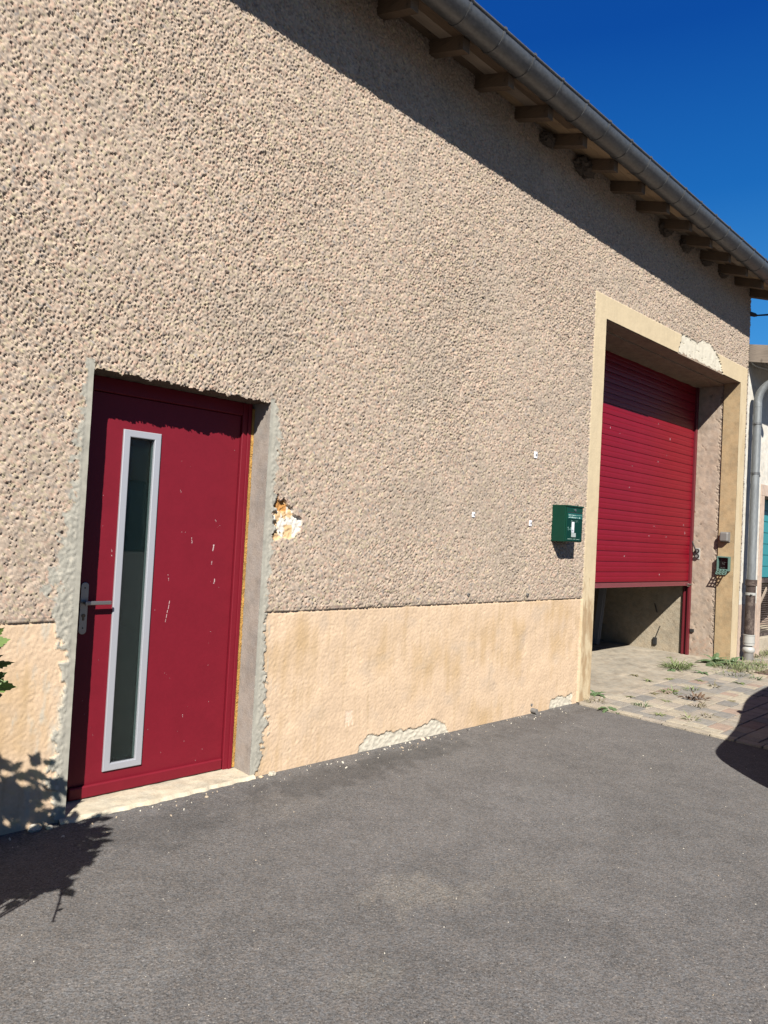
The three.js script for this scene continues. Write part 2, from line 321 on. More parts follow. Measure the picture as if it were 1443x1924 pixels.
  const vert = new Float32Array(nx * ny * 3), vcol = new Float32Array(nx * ny * 3), vcat = new Int8Array(nx * ny);
  const dirty = (x, y) => fbm(x * .5 + 2, y * .5, 3);
  for (let j = 0; j < ny; j++) for (let i = 0; i < nx; i++) {
    const x = xs[i], y = ys[j], o = (j * nx + i);
    let k = cat(clamp(x, WX0 + .001, WX1 - .001), y);
    if (k < 0) { // rim of an opening: take the neighbour outside
      if (y < DY + .05 && x < 4) k = x - DX0 < .004 || DX1 - x < .004 ? 2 : 0; else k = y > GY && x > 7.86 && x < 9.13 ? 6 : 5;
    }
    let h = 0, c;
    if (k === 0) {
      const warpx = x + .004 * n2(x * 60, y * 60), warpy = y + .004 * n2b(x * 60, y * 60);
      const b1 = blobs(warpx, warpy * 1.2, .0125, 100), h1 = b1.h, id = b1.id;
      const b2 = blobs(warpx + 31, warpy + 17, .0085, 300), h2 = b2.h, id2 = b2.id;
      const amp = .0070 * (1 + .3 * dirty(x, y) + .22 * sstep(1.3, 3.2, y) - .2 * sstep(2.5, 7, x));
      h = .002 + amp * h1 + .0040 * h2 + .0035 * fbm(x * 9, y * 9, 2) - .0012;
      const pit = fbm(x * 62 + 3, y * 74, 2); if (pit > .50 - .14 * dirty(x, y) - .10 * sstep(1.5, 3.5, y)) h -= .0125;
      const t = hash(id, 3, 900), t2 = hash(id, 5, 901), t3 = hash(id2, 7, 902);
      const m = (.84 + .2 * t + .38 * (t3 - .5)) * (1 + .06 * fbm(x * .9, y * .9 + 5, 4) + .05 * fbm(x * 4, y * 4, 3));
      c = [.475 * m, .376 * m, .294 * m];
      if (t2 > .84) c = [.50 * m, .35 * m, .265 * m]; else if (t2 < .13) c = [.48 * m, .40 * m, .275 * m]; else if (t2 > .5 && t2 < .53) c = [.33 * m, .29 * m, .26 * m];
      const t4 = hash(id2, 11, 905); if (t4 > .93) c = [c[0] * .6, c[1] * .62, c[2] * .68]; else if (t4 < .05) c = [c[0] * 1.2, c[1] * 1.2, c[2] * 1.16];
      const gr = sstep(.05, .5, fbm(x * .7 + 11, y * .55 + 3, 3)); c = mix3(c, [.38 * m, .315 * m, .25 * m], gr * .4);
      if (y > DADO && y < DADO + .012) h -= .004;
    } else if (k === 1) {
      const h1 = blobs(x, y, .016, 500).h, id = blob.id;
      h = -.004 + .0030 * h1 + .0015 * fbm(x * 60, y * 60, 2) + .003 * fbm(x * 3, y * 3, 2);
      const m = .94 + .1 * hash(id, 2, 903) + .10 * fbm(x * 1.2, y * 1.6 + 3, 4) + .05 * fbm(x * 7, y * 5, 3);
      c = [.655 * m, .482 * m, .328 * m];
      const st = fbm(x * 1.3 + 20, y * 1.1 + 6, 4) + .35 * fbm(x * 9, y * 1.2, 3); c = mix3(c, [.53, .365, .20], clamp((st + .04) * 1.5) * .9);
      const run = fbm(x * 16, y * 1.1, 3); if (run > .25) c = mix3(c, [.50, .36, .21], (run - .25) * 1.2);
      const gy = fbm(x * 2.2 + 40, y * 2.6, 4); if (gy > .25) c = mix3(c, [.44, .37, .30], clamp((gy - .25) * 1.6) * .5);
      if (x > 3.19 && x < 3.265 && y > .20 && y < .30 && fbm(x * 30, y * 9, 2) > -.15) { c = [.74, .56, .42]; h -= .002; }
      if (x < DX0 && DX0 - x < .3) { const w = fbm(x * 14, y * 4 + 7, 4) - (DX0 - x) * 2.2 + .2; if (w > 0) c = mix3(c, [.48, .46, .39], clamp(w * 2) * .7); }
      if (x > DX1 && x - DX1 < .16) { const w = fbm(x * 24, y * 3.4 + 1, 4) - (x - DX1) * 3 + .12; if (w > 0) c = mix3(c, [.46, .44, .38], clamp(w * 2) * .6); }
      if (y > DADO - .012) h -= .003;
    } else if (k === 2) {
      const d = x < DX0 + .1 ? DX0 - x : x - DX1, wet = fbm(x * 22, y * 22, 4);
      h = .004 + .002 * fbm(x * 8, y * 8, 3) + (d > .03 ? .0042 * fbm(x * 34, y * 30, 4) + (x < 2 ? .0035 * blobs(x, y, .0142, 100).h : .002) : .0015 * fbm(x * 20, y * 6, 3));
      const m = .90 + .14 * fbm(x * 5, y * 3, 4) + .12 * wet; c = [.415 * m, .395 * m, .335 * m];
      if (d > .035 && wet > .2) c = mix3(c, [.52, .48, .40], clamp((wet - .2) * 3));
    } else if (k === 3) {
      const ev = fbm(x * 26, y * 26, 4); h = -.012 + .008 * ev; const u = x - 2.52, v = y - 1.43;
      c = [.74, .69, .62]; if (v > .17 && u < .1 + .03 * ev) { c = [.50, .235, .06]; h = -.02 + .01 * ev; } else if (fbm(x * 12 + 2, y * 9, 4) > .02 && u < .15) c = [.68, .46, .24]; if (u < .02 && v < .03) c = [.5, .24, .07]; if (ev > .52 && u < .12) { h -= .02; c = [.4, .26, .13]; }
    } else if (k === 4) {
      const ev = fbm(x * 16, y * 22, 4); h = -.010 + .006 * ev; const m = 1 + .22 * ev; c = [.60 * m, .55 * m, .45 * m];
    } else if (k === 5) {
      h = .011 + .0012 * fbm(x * 7, y * 7, 3) + .0006 * fbm(x * 60, y * 60, 2);
      const m = .97 + .08 * fbm(x * 2.3, y * 1.1, 4) + .05 * fbm(x * 18, y * 3, 3); c = [.60 * m, .485 * m, .315 * m];
      if (x < 6.4) { const st = fbm(x * 6 + 7, y * 2.2, 4) + .35 * fbm(x * 22, y * 6, 3); if (y < 1.1 + .3 * fbm(x * 8, 3, 2) && st > -.3) c = mix3(c, [.37, .25, .135], clamp((st + .3) * 1.7) * .9); }
      else if (y < 3.6) { const st = fbm(x * 5 + 2, y * 1.1 + 4, 4); if (st > .05) c = mix3(c, [.47, .34, .18], clamp(st * 1.4) * .6); }
    } else {
      const ev = n2(x * 11 + .5 * n2(x * 3, y * 4), y * .9); h = -.003 + .0022 * ev + .0012 * fbm(x * 9, y * 12, 3);
      const m = 1 + .06 * ev + .08 * fbm(x * 6, y * 6, 3); c = [.64 * m, .59 * m, .48 * m]; if (fbm(x * 6 + 4, y * 18, 3) > .55) { h -= .004; c = [.56, .5, .38]; }
    }
    if (i === nx - 1) h = -.03; if (i === 0) h = -.03;
    vert[o * 3] = x; vert[o * 3 + 1] = y; vert[o * 3 + 2] = h; vcol.set(c, o * 3);
  }
  const nor = new Float32Array(nx * ny * 3), v = new THREE.Vector3();
  for (let j = 0; j < ny; j++) for (let i = 0; i < nx; i++) {
    const i0 = Math.max(0, i - 1), i1 = Math.min(nx - 1, i + 1), j0 = Math.max(0, j - 1), j1 = Math.min(ny - 1, j + 1);
    const hz = (a, b) => vert[(b * nx + a) * 3 + 2];
    v.set(-(hz(i1, j) - hz(i0, j)) / (xs[i1] - xs[i0]), -(hz(i, j1) - hz(i, j0)) / (ys[j1] - ys[j0]), 1).normalize(); nor.set([v.x, v.y, v.z], (j * nx + i) * 3);
  }
  const idx = CAT.map(() => []), side = { left: [], right: [] };
  for (let j = 0; j < ny - 1; j++) for (let i = 0; i < nx - 1; i++) {
    const k = cat((xs[i] + xs[i + 1]) / 2, (ys[j] + ys[j + 1]) / 2); if (k < 0) continue;
    const a = j * nx + i, t = k === 2 ? (xs[i] < 2 ? side.left : side.right) : idx[k];
    t.push(a, a + 1, a + nx, a + 1, a + nx + 1, a + nx);
  }
  const emit = (name, ix) => {
    if (!ix.length) return null; const map = new Map(), P = [], N = [], C = [], I = new Uint32Array(ix.length);
    ix.forEach((a, n) => { let m = map.get(a); if (m === undefined) { m = map.size; map.set(a, m); for (let q = 0; q < 3; q++) { P.push(vert[a * 3 + q]); N.push(nor[a * 3 + q]); C.push(vcol[a * 3 + q]); } } I[n] = m; });
    const g = new THREE.BufferGeometry(); g.setAttribute('position', new THREE.Float32BufferAttribute(P, 3)); g.setAttribute('normal', new THREE.Float32BufferAttribute(N, 3)); g.setAttribute('color', new THREE.Float32BufferAttribute(C, 3)); g.setIndex(new THREE.BufferAttribute(I, 1));
    return obj(name, g, M.facade, barn);
  };
  CAT.forEach((n, k) => {
    if (k === 2) return;
    if (k === 1 || k === 4) { const at = k === 1 ? 2 : 5, near = [], far = []; for (let q = 0; q < idx[k].length; q += 3) (vert[idx[k][q] * 3] < at ? near : far).push(idx[k][q], idx[k][q + 1], idx[k][q + 2]); const end = []; if (k === 1) for (let q = far.length - 3; q >= 0; q -= 3) if (vert[far[q] * 3] > 9) end.push(...far.splice(q, 3)); emit(n, near); emit(n, far); emit(n, end); } else emit(n, idx[k]);
  });
  emit('cement_repair', side.left); emit('cement_repair', side.right);
}
// masonry behind the render, side and back walls
obj('masonry', [bx(WX0, DX0 - .004, -.1, 5.14, -.5, -.028), bx(DX0 - .004, DX1 + .004, DY + .03, 5.14, -.5, -.028), bx(DX1 + .004, GX0 - .02, -.1, 5.14, -.5, -.028), bx(GX0 - .02, GX1 + .02, GY + .04, 5.14, -.5, -.028), bx(GX1 + .02, WX1 - .002, -.1, 5.14, -.5, -.028),
  bx(WX0, WX0 + .4, -.1, 5.14, -8.4, -.502), bx(WX1 - .24, WX1 - .002, -.1, 5.14, -8.4, -.502), bx(WX0 + .402, WX1 - .242, -.1, 5.14, -8.4, -8.0)], M.core, barn);
obj('partition_wall', bx(4.4, 4.6, 0, 5.1, -7.99, -.504), M.core, barn);
// door reveals
obj('door_reveal', bx(DX1, DX1 + .03, -.02, DY + .02, -.3, .001), M.revealDoor, barn);
obj('door_reveal', bx(DX0 - .03, DX0, -.02, DY + .02, -.3, .001), M.revealDoor, barn);
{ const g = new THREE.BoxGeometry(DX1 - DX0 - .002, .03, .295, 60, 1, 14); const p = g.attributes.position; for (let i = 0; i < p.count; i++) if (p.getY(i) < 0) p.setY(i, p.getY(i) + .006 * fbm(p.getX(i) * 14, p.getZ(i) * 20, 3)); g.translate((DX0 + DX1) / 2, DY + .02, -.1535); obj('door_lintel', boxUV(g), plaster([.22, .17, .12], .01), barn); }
// cream sill with a ragged front edge
{
  const g = sheet(range(DX0 - .035, DX1 + .03, .012), range(-.25, .07, .012), (x, z) => { const e = .032 + .016 * fbm(x * 9, 3, 3) - .014 * sstep(1.9, 2.4, x); return z > e ? .018 - (z - e) * 1.6 : .018 + .003 * fbm(x * 8, z * 12, 3) - .12 * Math.max(0, z + .03) * .25; }, (x, z) => { const m = 1 + .14 * fbm(x * 5, z * 7, 4) + .08 * fbm(x * 30, z * 30, 2); return [.66 * m, .58 * m, .44 * m]; });
  obj('door_sill', g, M.concrete, barn);
}
// ---- garage surround returns, reveals and head
obj('surround_return', rbx(GX0 - .19, GX0, -.02, GY + .0, -.20, .006, .004), M.surroundReturn, barn);
obj('surround_return', bx(GX1, GX1 + .2, -.02, GY + .03, -.195, .008), M.surroundReturn, barn);
obj('garage_reveal', bx(GX0 - .01 - .1, GX0 - .012, -.02, GY + .03, -.6, -.2), M.revealGarage, barn);
{ // right reveal with broken arris and knocked-out plaster along the joint
  const ys = range(0, GY, .012), zs = range(-.62, -.197, .012), pos = [], col = [], idx = [], uv = [];
  for (const y of ys) for (const z of zs) {
    const ev = fbm(y * 5, z * 7, 4), e2 = fbm(y * 22, z * 22, 3), near = sstep(-.285, -.205, z + .03 * ev);
    let x = GX1 + .016 + .004 * ev, m = 1 + .12 * ev + .06 * e2, c = [.49 * m, .385 * m, .30 * m];
    if (near > .55 && e2 > .30 && y > .25) { x += .014; c = [.36, .21, .14]; }
    if (near > .85 && e2 > .05) { x += .008; c = [.26, .185, .13]; }
    if (fbm(y * 6 + 30, z * 8, 4) > .56) { x += .006; c = [.42, .27, .19]; }
    if (y < .35 && fbm(y * 12, z * 12 + 9, 3) > .2) c = mix3(c, [.52, .34, .24], .5);
    pos.push(x, y, z); col.push(...c); uv.push(z, y);
  }
  const n = zs.length; for (let j = 0; j < ys.length - 1; j++) for (let i = 0; i < n - 1; i++) { const a = j * n + i; idx.push(a, a + n, a + 1, a + 1, a + n, a + n + 1); }
  const g = new THREE.BufferGeometry(); g.setAttribute('position', new THREE.Float32BufferAttribute(pos, 3)); g.setAttribute('uv', new THREE.Float32BufferAttribute(uv, 2)); g.setAttribute('color', new THREE.Float32BufferAttribute(col, 3)); g.setIndex(idx); g.computeVertexNormals();
  obj('garage_reveal', g, M.concrete, barn).userData.label = 'pinkish grey plaster reveal with a broken edge';
}
obj('surround_soffit', bx(GX0 - .005, GX1 + .01, GY, GY + .035, -.195, -.004), M.soffit, barn);
{ const g = new THREE.BoxGeometry(GX1 - GX0 + .06, .05, .42, 90, 1, 16); const p = g.attributes.position; for (let i = 0; i < p.count; i++) if (p.getY(i) < 0) p.setY(i, p.getY(i) + .008 * fbm(p.getX(i) * 2.4, p.getZ(i) * 6, 4)); g.translate((GX0 + GX1) / 2, GY + .012, -.41); obj('garage_head', boxUV(g), M.soffit, barn); }
obj('inner_side_wall', bx(GX1 - .0, GX1 + .026, 0, 3.9, -7.98, -.64), M.inner, barn);
// ---- roller shutter
{
  const SZ = -.555, y0 = 1.075, y1 = 3.76, pitch = .1195, gap = .006;
  const shutter = obj('roller_shutter', bx(GX0 - .01, GX1 - .045, y0 - .01, y1, SZ - .022, SZ - .016), M.redRail, barn); shutter.userData.label = 'red roller shutter left partly open';
  const prof = [], N = 14; for (let i = 0; i <= N; i++) { const t = i / N, y = t * (pitch - .006); const a = (t * 2) % 1; const dome = .0042 * Math.pow(Math.sin(Math.PI * clamp(t, .02, .98)), .35) - .0024 * Math.exp(-Math.pow((t - .5) / .06, 2)); prof.push([y, dome]); }
  const L = GX1 - .045 - (GX0 - .01), sh = new THREE.Shape(); sh.moveTo(0, -.012); prof.forEach(([y, d]) => sh.lineTo(y, d)); sh.lineTo(pitch - .006, -.012); sh.closePath();
  const g0 = new THREE.ExtrudeGeometry(sh, { depth: L, bevelEnabled: false, steps: 1 });   // shape x = up, shape y = out, depth = along
  g0.applyMatrix4(new THREE.Matrix4().makeBasis(new THREE.Vector3(0, 1, 0), new THREE.Vector3(0, 0, 1), new THREE.Vector3(1, 0, 0)));
  const g = boxUV(g0, .5); let k = 0;
  for (let y = y0; y < y1 - .05; y += pitch) { const s = obj(k ? `slat_${String(k).padStart(3, '0')}` : 'slat', g, M.redSlat, shutter); s.position.set(GX0 - .01, y, SZ + .002 * ((k * 7) % 3 - 1) * .3); k++; }
  obj('bottom_bar', [rbx(GX0 - .01, GX1 - .045, y0 - .055, y0 - .012, SZ - .02, SZ + .012, .004), rbx(GX0 - .01, GX1 - .05, y0 - .062, y0 - .052, SZ - .02, SZ + .035, .003)], std({ rgb: [.20, .045, .05], map: paintMap, roughness: .5 }), shutter);
  obj('bracket', [rbx(GX1 - .13, GX1 - .02, y0 - .05, y0 - .035, SZ + .02, SZ + .05, .003), bx(GX1 - .12, GX1 - .05, y0 - .075, y0 - .05, SZ + .02, SZ + .028)], M.steel, shutter);
  obj('shutter_guide', [rbx(GX1 - .042, GX1 + .012, -.0, GY, SZ - .0, SZ + .03, .003), rbx(GX1 - .042, GX1 + .012, 0, GY, SZ - .06, SZ - .036, .003), bx(GX1 - .008, GX1 + .01, 0, GY, SZ - .036, SZ)], M.redRail, barn);
  obj('shutter_guide', [rbx(GX0 - .012, GX0 + .042, -.0, GY, SZ - .0, SZ + .03, .003), rbx(GX0 - .012, GX0 + .042, 0, GY, SZ - .06, SZ - .036, .003)], M.redRail, barn);
  obj('latch_plate', rbx(GX1 - .012, GX1 + .02, .395, .435, SZ + .035, SZ + .085, .004), M.dark, barn);
  // paint chips on the slats
  const q = rngOf(5); const chips = []; for (let i = 0; i < 22; i++) { const x = mix(7.25, 9.6, q()), y = y0 + .05 + q() * 2.0, yl = ((y - y0) % pitch) / pitch; if (yl < .12 || yl > .7) continue; chips.push(bx(x, x + .003 + .003 * q(), y, y + .008 + .03 * q() * q(), SZ + .0036, SZ + .0046)); }
  obj('paint_chips', chips, M.labelWhite, shutter).userData.kind = 'stuff';
}
// ---- entrance door
{
  const Z = -.19;
  const frame = obj('door_frame', [rbx(DX1 - .078, DX1 - .018, .0, DY + .005, Z - .06, Z + .018, .006), rbx(DX1 - .044, DX1 - .02, .0, DY + .005, Z + .0182, Z + .028, .004), rbx(DX0 + .004, DX0 + .07, .0, DY + .005, Z - .06, Z + .018, .006), rbx(DX0 + .07, DX1 - .078, 2.172, DY + .005, Z - .06, Z + .018, .006)], M.redDoor, barn);
  const door = obj('entrance_door', [bx(1.462, 1.644, .028, 2.168, Z - .05, Z), bx(1.856, DX1 - .082, .028, 2.168, Z - .05, Z), bx(1.644, 1.856, .028, .145, Z - .05, Z), bx(1.644, 1.856, 1.985, 2.168, Z - .05, Z)], M.redDoor, barn);
  door.userData.label = 'dark red entrance door with a tall narrow window';
  obj('kick_profile', [rbx(1.464, DX1 - .084, .022, .088, Z + .0005, Z + .022, .01, 4)], M.redDoor, door);
  const gf = obj('window_frame', (() => { const o = [[1.645, .145], [1.855, .145], [1.855, 1.985], [1.645, 1.985]], w = .031, s = new THREE.Shape(o.map(p => new THREE.Vector2(...p))); s.holes.push(new THREE.Path([[1.645 + w, .145 + w], [1.645 + w, 1.985 - w], [1.855 - w, 1.985 - w], [1.855 - w, .145 + w]].map(p => new THREE.Vector2(...p)))); return boxUV(new THREE.ExtrudeGeometry(s, { depth: .012, bevelEnabled: true, bevelSize: .004, bevelThickness: .005, bevelSegments: 2 }).translate(0, 0, Z - .004)); })(), M.alu, door);
  obj('pane', bx(1.645 + .029, 1.855 - .029, .145 + .029, 1.985 - .029, Z - .010, Z - .006), M.glass, door);
  obj('inner_pane', bx(1.646, 1.854, .147, 1.983, Z - .036, Z - .030), M.glassBack, door);
  obj('spacer', [bx(1.855 - .036, 1.855 - .030, .18, 1.95, Z - .029, Z - .011), bx(1.645 + .030, 1.645 + .036, .18, 1.95, Z - .029, Z - .011)], std({ rgb: [.10, .12, .12], roughness: .4 }), door);
  // handle plate, lever and lock
  const px = 1.487, pl = new THREE.Shape(); pl.absarc(px, 1.137, .0185, 0, Math.PI); pl.absarc(px, .905, .0185, Math.PI, 2 * Math.PI); pl.closePath();
  const hd = obj('handle', boxUV(new THREE.ExtrudeGeometry(pl, { depth: .006, bevelEnabled: true, bevelSize: .0015, bevelThickness: .0015, bevelSegments: 2, curveSegments: 16 }).translate(0, 0, Z + .001)), M.steel, door);
  obj('lever', [cyl([px, 1.052, Z + .006], [px, 1.052, Z + .05], .010), rbx(px - .012, px + .128, 1.042, 1.062, Z + .042, Z + .056, .004, 3)], M.steel, door);
  obj('lock_cylinder', [cyl([px, .983, Z + .007], [px, .983, Z + .013], .0095), rbx(px - .0055, px + .0055, .957, .98, Z + .007, Z + .012, .003)], std({ rgb: [.2, .15, .1], metalness: .7, roughness: .4 }), door);
  for (const y of [1.128, .918]) obj('screw', cyl([px, y, Z + .008], [px, y, Z + .0095], .004), M.dark, door);
  // paint scratches
  const sc = []; const q = rngOf(3); const sl = (x, y, l, a, w) => { const n = 5; for (let i = 0; i < n; i++) if (q() > .2) sc.push(boxUV(new THREE.BoxGeometry(w * (.5 + q()), l / n * (.5 + .6 * q()), .0006).rotateZ(a).translate(x + Math.sin(-a) * l * (i / n - .5) + (q() - .5) * .003, y + Math.cos(a) * l * (i / n - .5), Z + .0005))); };
  sl(1.967, 1.0, .13, -.14, .003); sl(2.09, 1.40, .035, .2, .003); sl(2.235, 1.36, .04, -.1, .006); sl(2.23, 1.27, .02, .1, .004); sl(2.255, 1.16, .03, -.1, .004); sl(1.955, 1.19, .05, .2, .002); sl(1.62, 1.32, .04, .1, .002); sl(2.0, 1.68, .015, .4, .002); sl(2.1, .38, .02, .1, .003); sl(2.24, 1.52, .015, .5, .003);
  for (let i = 0; i < 45; i++) { const x = 1.5 + q() * .86, y = .1 + Math.pow(q(), 2) * 1.9; if (x > 1.63 && x < 1.87) continue; const s = .001 + .0018 * q(); sc.push(bx(x, x + s, y, y + s, Z + .0003, Z + .0008)); }
  obj('paint_scratches', sc, std({ rgb: [.55, .42, .42], roughness: .8 }), door).userData.kind = 'stuff';
  // foam seam between frame and reveal
  { const g = new THREE.BoxGeometry(.016, DY - .05, .032, 2, 160, 2), p = g.attributes.position; for (let i = 0; i < p.count; i++) { p.setX(i, p.getX(i) + .003 * fbm(p.getY(i) * 20, 1, 3)); p.setZ(i, p.getZ(i) + .004 * fbm(p.getY(i) * 16, 5, 3)); } g.translate(DX1 - .009, DY / 2, Z + .012); obj('foam_seam', boxUV(g), M.foam, barn); }
}
// ---- roof, rafters, eaves boards, gutter
const sag = x => -.0172 * (x - 3.3);
{
  const S = .35, deck = (z, dy) => 5.108 - S * z + dy;
  const slab = (x0, x1, z0, z1, a, b, nx = 1) => { const g = new THREE.BoxGeometry(x1 - x0, 1, z1 - z0, nx, 1, 1).translate((x0 + x1) / 2, 0, (z0 + z1) / 2), p = g.attributes.position; for (let i = 0; i < p.count; i++) p.setY(i, deck(p.getZ(i), p.getY(i) < 0 ? a : b)); return boxUV(shear(g, sag)); };
  const zR = -4.2, back = 5.108 - S * zR;
  const roofGeo = [slab(WX0 - .3, 10.36, zR, .395, .024, .075), (() => { const g = new THREE.BoxGeometry(10.36 - WX0 + .3, 1, 4.6).translate((10.36 + WX0 - .3) / 2, 0, zR - 2.3), p = g.attributes.position; for (let i = 0; i < p.count; i++) p.setY(i, back + S * (p.getZ(i) - zR) + (p.getY(i) < 0 ? .024 : .075)); return boxUV(shear(g, sag)); })()];
  const roof = obj('roof', roofGeo, M.tile, barn);
  obj('drip_edge', slab(WX0 - .3, 10.36, .3615, .367, -.004, .0235), M.dark, roof);
  // tile noses above the gutter
  for (let k = 0; k < 60; k++) { const x = WX0 - .28 + k * .222; if (x > 10.15) break; const g = shear(boxUV(new THREE.CylinderGeometry(.06, .06, .5, 12, 1, false, 0, Math.PI).rotateZ(Math.PI / 2).rotateY(Math.PI / 2).rotateX(Math.atan(S)).translate(x + .1, deck(.17, .09), .17)), () => sag(x)); obj(k ? `tile_${String(k).padStart(3, '0')}` : 'tile', g, M.tile, roof); }
  for (let k = 0; k < 25; k++) { const x = 3.285 - .535 * 11 + k * .5205; if (x > 10.2) break; const g = slab(x, x + .07, -.45, .335, -.104, -.0005); g.translate(0, (rnd() - .5) * .004, 0); const m = obj(k ? `rafter_${String(k).padStart(3, '0')}` : 'rafter', g, M.wood, roof); }
  const pal = [M.woodPale, M.woodGrey, M.woodPale, M.wood]; let nb = 0;
  [[.232, .36], [.104, .229], [-.025, .101], [-.16, -.028]].forEach(([z0, z1], r) => { let x = WX0 - .2 - r * .4; while (x < 10.3) { const l = 2.08, x1 = Math.min(x + l, 10.34), g = slab(x + .002, x1, z0, z1, 0, .023); const uv = g.attributes.uv; for (let i = 0; i < uv.count; i++) uv.setXY(i, uv.getX(i) * .6 + nb * .37, uv.getY(i) * 1.3 + nb * .21); obj(nb ? `eaves_board_${String(nb).padStart(3, '0')}` : 'eaves_board', g, pal[(r * 3 + nb) % 4], roof); nb++; x = x1; } });
  // verge rafter past the corner
  obj('verge_rafter', slab(9.99, 10.06, -.45, .335, -.09, -.0005), M.wood, roof);
  // half-round gutter
  const GYc = 5.052, GZ = .416, GR = .105, cross = []; const N = 26;
  const s = new THREE.Shape(); for (let i = 0; i <= N; i++) { const a = Math.PI + Math.PI * i / N; const x = GR * Math.cos(a), y = GR * Math.sin(a); i ? s.lineTo(x, y) : s.moveTo(x, y); }
  for (let i = N; i >= 0; i--) { const a = Math.PI + Math.PI * i / N; s.lineTo((GR - .0025) * Math.cos(a), (GR - .0025) * Math.sin(a)); } s.closePath();
  // shape x = -z outwards ... depth along x
  const along = (shape, x0, x1) => { const g = new THREE.ExtrudeGeometry(shape, { depth: x1 - x0, bevelEnabled: false, steps: 1, curveSegments: 12 }); g.applyMatrix4(new THREE.Matrix4().makeBasis(new THREE.Vector3(0, 0, 1), new THREE.Vector3(0, 1, 0), new THREE.Vector3(-1, 0, 0))); g.translate(x1, GYc, GZ); return shear(g, sag); };
  const smooth = g => { const q = prep(g); const p = q.attributes.position, n = q.attributes.normal; for (let i = 0; i < p.count; i++) { if (Math.abs(n.getX(i)) > .9) continue; const cy = GYc + sag(p.getX(i)), dy = p.getY(i) - cy, dz = p.getZ(i) - GZ, l = Math.hypot(dy, dz); if (l < .02 || l > .2) continue; const sgn = Math.sign(n.getY(i) * dy + n.getZ(i) * dz) || 1; n.setXYZ(i, 0, sgn * dy / l, sgn * dz / l); } const uv = new Float32Array(p.count * 2); for (let i = 0; i < p.count; i++) { uv[i * 2] = p.getX(i) * .9; uv[i * 2 + 1] = Math.atan2(p.getY(i) - GYc - sag(p.getX(i)), p.getZ(i) - GZ) * .15; } q.setAttribute('uv', new THREE.BufferAttribute(uv, 2)); return q; };
  const gx0 = WX0 - .25, gx1 = 10.34;
  const bead = new THREE.Shape(); bead.absarc(GR + .002, .004, .0095, 0, Math.PI * 2);
  const gutter = obj('gutter', [smooth(along(s, gx0, gx1))], M.zinc, barn); gutter.userData.label = 'grey zinc half-round gutter along the eaves';
  obj('gutter_bead', [prep(along(bead, gx0, gx1))], M.zinc, gutter);
  const band = new THREE.Shape(); for (let i = 0; i <= N; i++) { const a = Math.PI * .98 + Math.PI * 1.03 * i / N; const x = (GR + .0045) * Math.cos(a), y = (GR + .0045) * Math.sin(a); i ? band.lineTo(x, y) : band.moveTo(x, y); }
  for (let i = N; i >= 0; i--) { const a = Math.PI * .98 + Math.PI * 1.03 * i / N; band.lineTo((GR + .0003) * Math.cos(a), (GR + .0003) * Math.sin(a)); } band.closePath();
  const tongue = new THREE.Shape(); tongue.moveTo(GR - .012, .0); tongue.lineTo(GR + .014, .0); tongue.lineTo(GR + .014, .017); tongue.lineTo(GR - .012, .014); tongue.closePath();
  let k = 0; for (let x = 3.49 - .362 * 14; x < 10.3; x += .362 * (1 + .02 * Math.sin(k * 2.3))) { obj(k ? `gutter_bracket_${String(k).padStart(3, '0')}` : 'gutter_bracket', [smooth(along(band, x, x + .018)), prep(along(tongue, x - .004, x + .022))], M.zinc, gutter); k++; }
}
// small plugs and tags left in the render
for (const [x, y, w, kind] of [[4.408, 1.68, .03, 1], [5.209, 2.243, .042, 1], [5.178, 1.65, .036, 1], [4.391, 1.053, .026, 0], [5.181, 1.036, .026, 0]]) {
  const p = obj('wall_plug', kind ? rbx(x - w / 2, x + w / 2, y - w * .7, y + w * .7, -.002, .014, .004) : cyl([x, y, -.002], [x, y, .018], .013), kind ? M.labelWhite : M.plastGrey, barn);
  obj('plug_hole', cyl([x + .001, y, .0141 + (kind ? 0 : .004)], [x + .001, y, .0165 + (kind ? 0 : .004)], kind ? w * .24 : .007), kind ? M.plastGrey : M.dark, p);
}
obj('pipe_stub', [cyl([5.345, .025, -.02], [5.345, .025, .05], .022), cyl([5.335, .075, -.02], [5.335, .075, .004], .012)], M.plastGrey, barn);

